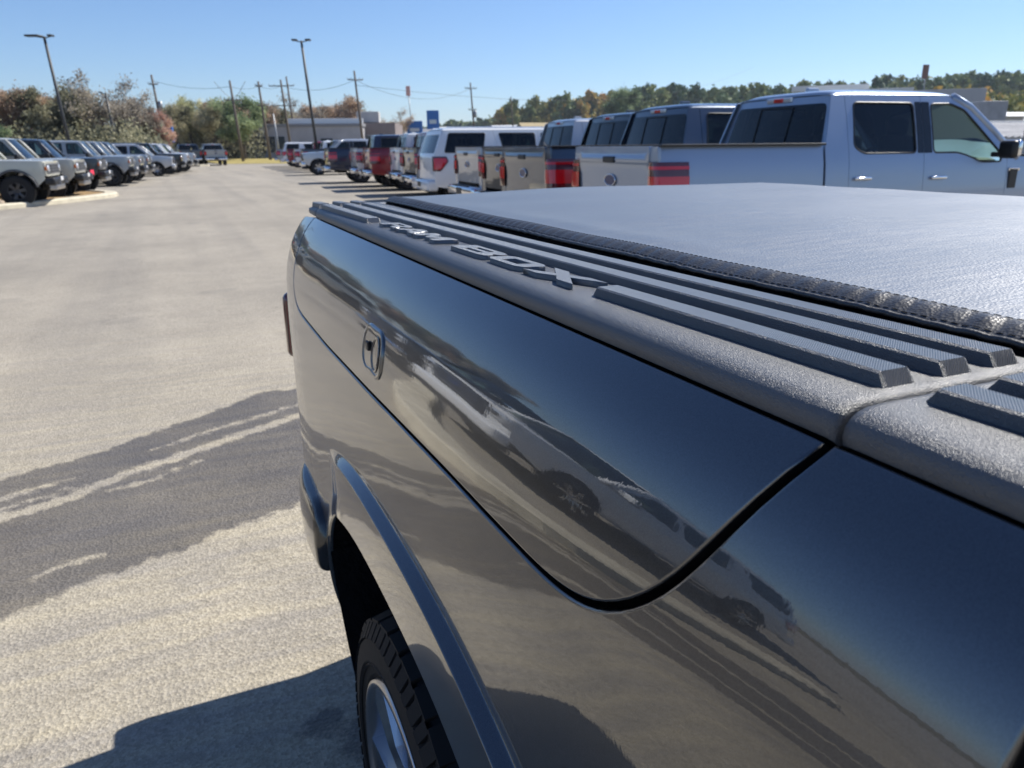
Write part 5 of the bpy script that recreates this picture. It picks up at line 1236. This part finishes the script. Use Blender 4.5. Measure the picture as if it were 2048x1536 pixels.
GW = mat('grey_block_wall', (.38, .37, .38), .8, var=(.6, .85, 1.1)); TW = mat('taupe_wall', (.22, .18, .17), .85, var=(.6, .85, 1.1)); LW = mat('pale_wall', (.50, .49, .47), .8, var=(.5, .85, 1.1)); BW = mat('tan_wall', (.40, .32, .24), .85)
ROOFW = mat('white_metal_roof', (.72, .72, .70), .45); ROOFG = mat('grey_roof', (.22, .22, .23), .7); ROOFT = mat('tan_roof', (.38, .30, .16), .8)
b1 = building(-.262, 108, 16, 12, 4.3, .05, GW, 'low grey building with dark windows at the far end of the row', None, [(-5.5, 2.0, 1.0, 2.2), (-4.2, 2.0, 1.0, 2.2), (-2.9, 2.0, 1.0, 2.2), (3.2, 2.0, 1.8, 1.6)], ROOFG)
b2 = building(-.212, 112, 15, 14, 4.8, .06, TW, 'low taupe building with a white fascia behind the pickups', None, [(4.6, 2.6, 3.4, 1.2)], None)
rbox('fascia', (-2.2, -.2, 5.05), (10.5, .5, .75), ROOFW, b2, .05); rbox('roof_unit', (3.4, 4, 5.7), (3.2, 2.4, 1.5), LW, b2, .08)
random.seed(5)
town = [(-.165, 170, 16, 3.4, BW, 'tan low building beside the small red sign'), (-.150, 205, 22, 4.6, LW, 'pale long building behind the lone brown tree'), (-.125, 240, 24, 4.6, TW, 'taupe building beyond the left blue sign'),
        (-.085, 215, 20, 4.2, LW, 'pale building between the blue sign and the transformer pole'), (-.062, 250, 18, 6.0, BW, 'tan building left of the transformer pole'), (-.030, 230, 24, 5.2, LW, 'pale building right of the transformer pole'),
        (.004, 210, 14, 5.4, BW, 'tan building behind the thin far pole'), (.030, 190, 18, 4.2, ROOFG, 'dark low building left of the tan gable roof'), (.075, 260, 26, 5.6, LW, 'pale building below the low hill wood')]
for i, (t, d, w, h, m_, lb) in enumerate(town):
    building(t, d, w, 9, h, random.uniform(-.3, .3), m_, lb, (1.6, ROOFG if i % 2 else ROOFW), [(x, h*.5, 1.6, 1.5) for x in lin(-w*.35, w*.35, 5)])
building(.052, 150, 9, 8, 3.2, .4, BW, 'small building with a tan gable roof behind the pickup cabs', (2.6, ROOFT), [(-2, 1.5, 1.2, 1.2), (2, 1.5, 1.2, 1.2)])
# large store and its metal roof on the right
z_ = hgt(183, 1850, 75)
st = building(.487, 75, 14, 30, z_+2.5, R(-24), mat('store_wall', (.46, .46, .47), .8, var=(.3, .9, 1.06)), 'pale grey store wall with white parapet behind the silver blue pickup', None, (), None, -2.5)
rbox('parapet_cap', (-3.4, -.2, z_+2.55), (9.0, .5, .35), ROOFW, st, .03); rbox('stepped_parapet', (-6.2, 1.0, z_+3.0), (7.0, .5, .5), ROOFW, st, .03)
def ribbed_roof(name, P0, wdir, sdir, w, s, drop, m_, parent):
    V = []; n = int(w/.35)
    for i in range(n*4+1):
        ph = i % 4; x = w*i/(n*4); hgt_ = .06 if ph in (1, 2) else 0
        for t in (0, 1): p = P0+wdir*x+sdir*s*t+Vector((0, 0, hgt_-drop*t)); V.append(tuple(p))
    return mesh(name, V, [(i*2, i*2+2, i*2+3, i*2+1) for i in range(n*4)], m_, parent)
sh = empty('metal_roofed_shed', at(.66, 42, -2)); tag(sh, 'shed with a ribbed pale metal roof at the right edge, beyond the pickup bonnet', 'building')
rdir = r_; hd_ = h_
ribbed_roof('roof', -r_*5+h_*9+Vector((0, 0, hgt(246, 2000, 51)+2)), rdir, -hd_, 16, 9, .95, mat('ribbed_metal', (.56, .53, .48), .45, .3, var=(.8, .75, 1.1)), sh)
w_ = rbox('wall', (0, 0, 0), (15.4, 8.2, 2.6), mat('shed_wall', (.16, .13, .11), .8), sh, .02); w_.location = r_*3+h_*4.8+Vector((0, 0, 1.45)); w_.rotation_euler[2] = -PSI
rr2 = rbox('ridge_cap', (0, 0, 0), (16.2, .5, .14), ROOFW, sh, .03); rr2.location = r_*3+h_*9+Vector((0, 0, hgt(246, 2000, 51)+2.04)); rr2.rotation_euler[2] = -PSI
ru = empty('roof_unit', at(.600, 58, hgt(240, 1970, 58)-.6)); tag(ru, 'boxy grey roof unit at the right edge above the ribbed roof', 'roof unit')
q = rbox('housing', (0, 0, .9), (1.9, 1.6, 1.9), mat('unit_grey', (.40, .40, .41), .6, var=(2, .8, 1.1)), ru, .04); q.rotation_euler[2] = -PSI
rbox('plinth', (0, 0, -.15), (2.6, 2.2, .3), ROOFG, ru, .02).rotation_euler[2] = -PSI
for i, (t, d, w, hh_) in enumerate([(.585, 95, 12, 3.0), (.635, 110, 18, 3.4), (.69, 100, 16, 2.6)]):
    building(t, d, w, 10, hh_+1.4, .1*i, LW if i % 2 == 0 else GW, ['low pale warehouse left of the roof unit below the autumn wood', 'grey warehouse right of the roof unit below the autumn wood', 'pale warehouse at the right edge below the autumn wood'][i], (.8, ROOFW))

# ------------------------------------------------------------------ thin air haze
hm = bpy.data.materials.new('air'); hm.use_nodes = True; hn = hm.node_tree
for n_ in list(hn.nodes):
    if n_.type == 'BSDF_PRINCIPLED': hn.nodes.remove(n_)
pv = hn.nodes.new('ShaderNodeVolumePrincipled'); pv.inputs['Color'].default_value = (.80, .88, 1, 1); pv.inputs['Density'].default_value = .00017; pv.inputs['Anisotropy'].default_value = .2
hn.links.new(pv.outputs[0], hn.nodes['Material Output'].inputs['Volume'])
x0, x1, y0, y1, z0, z1 = -3010, 3010, -610, 3510, -4, 75
V = [(x, y, z) for x in (x0, x1) for y in (y0, y1) for z in (z0, z1)]
hb = mesh('haze', V, [(0, 1, 3, 2), (4, 6, 7, 5), (0, 4, 5, 1), (2, 3, 7, 6), (0, 2, 6, 4), (1, 5, 7, 3)], hm); tag(hb, kind='stuff')
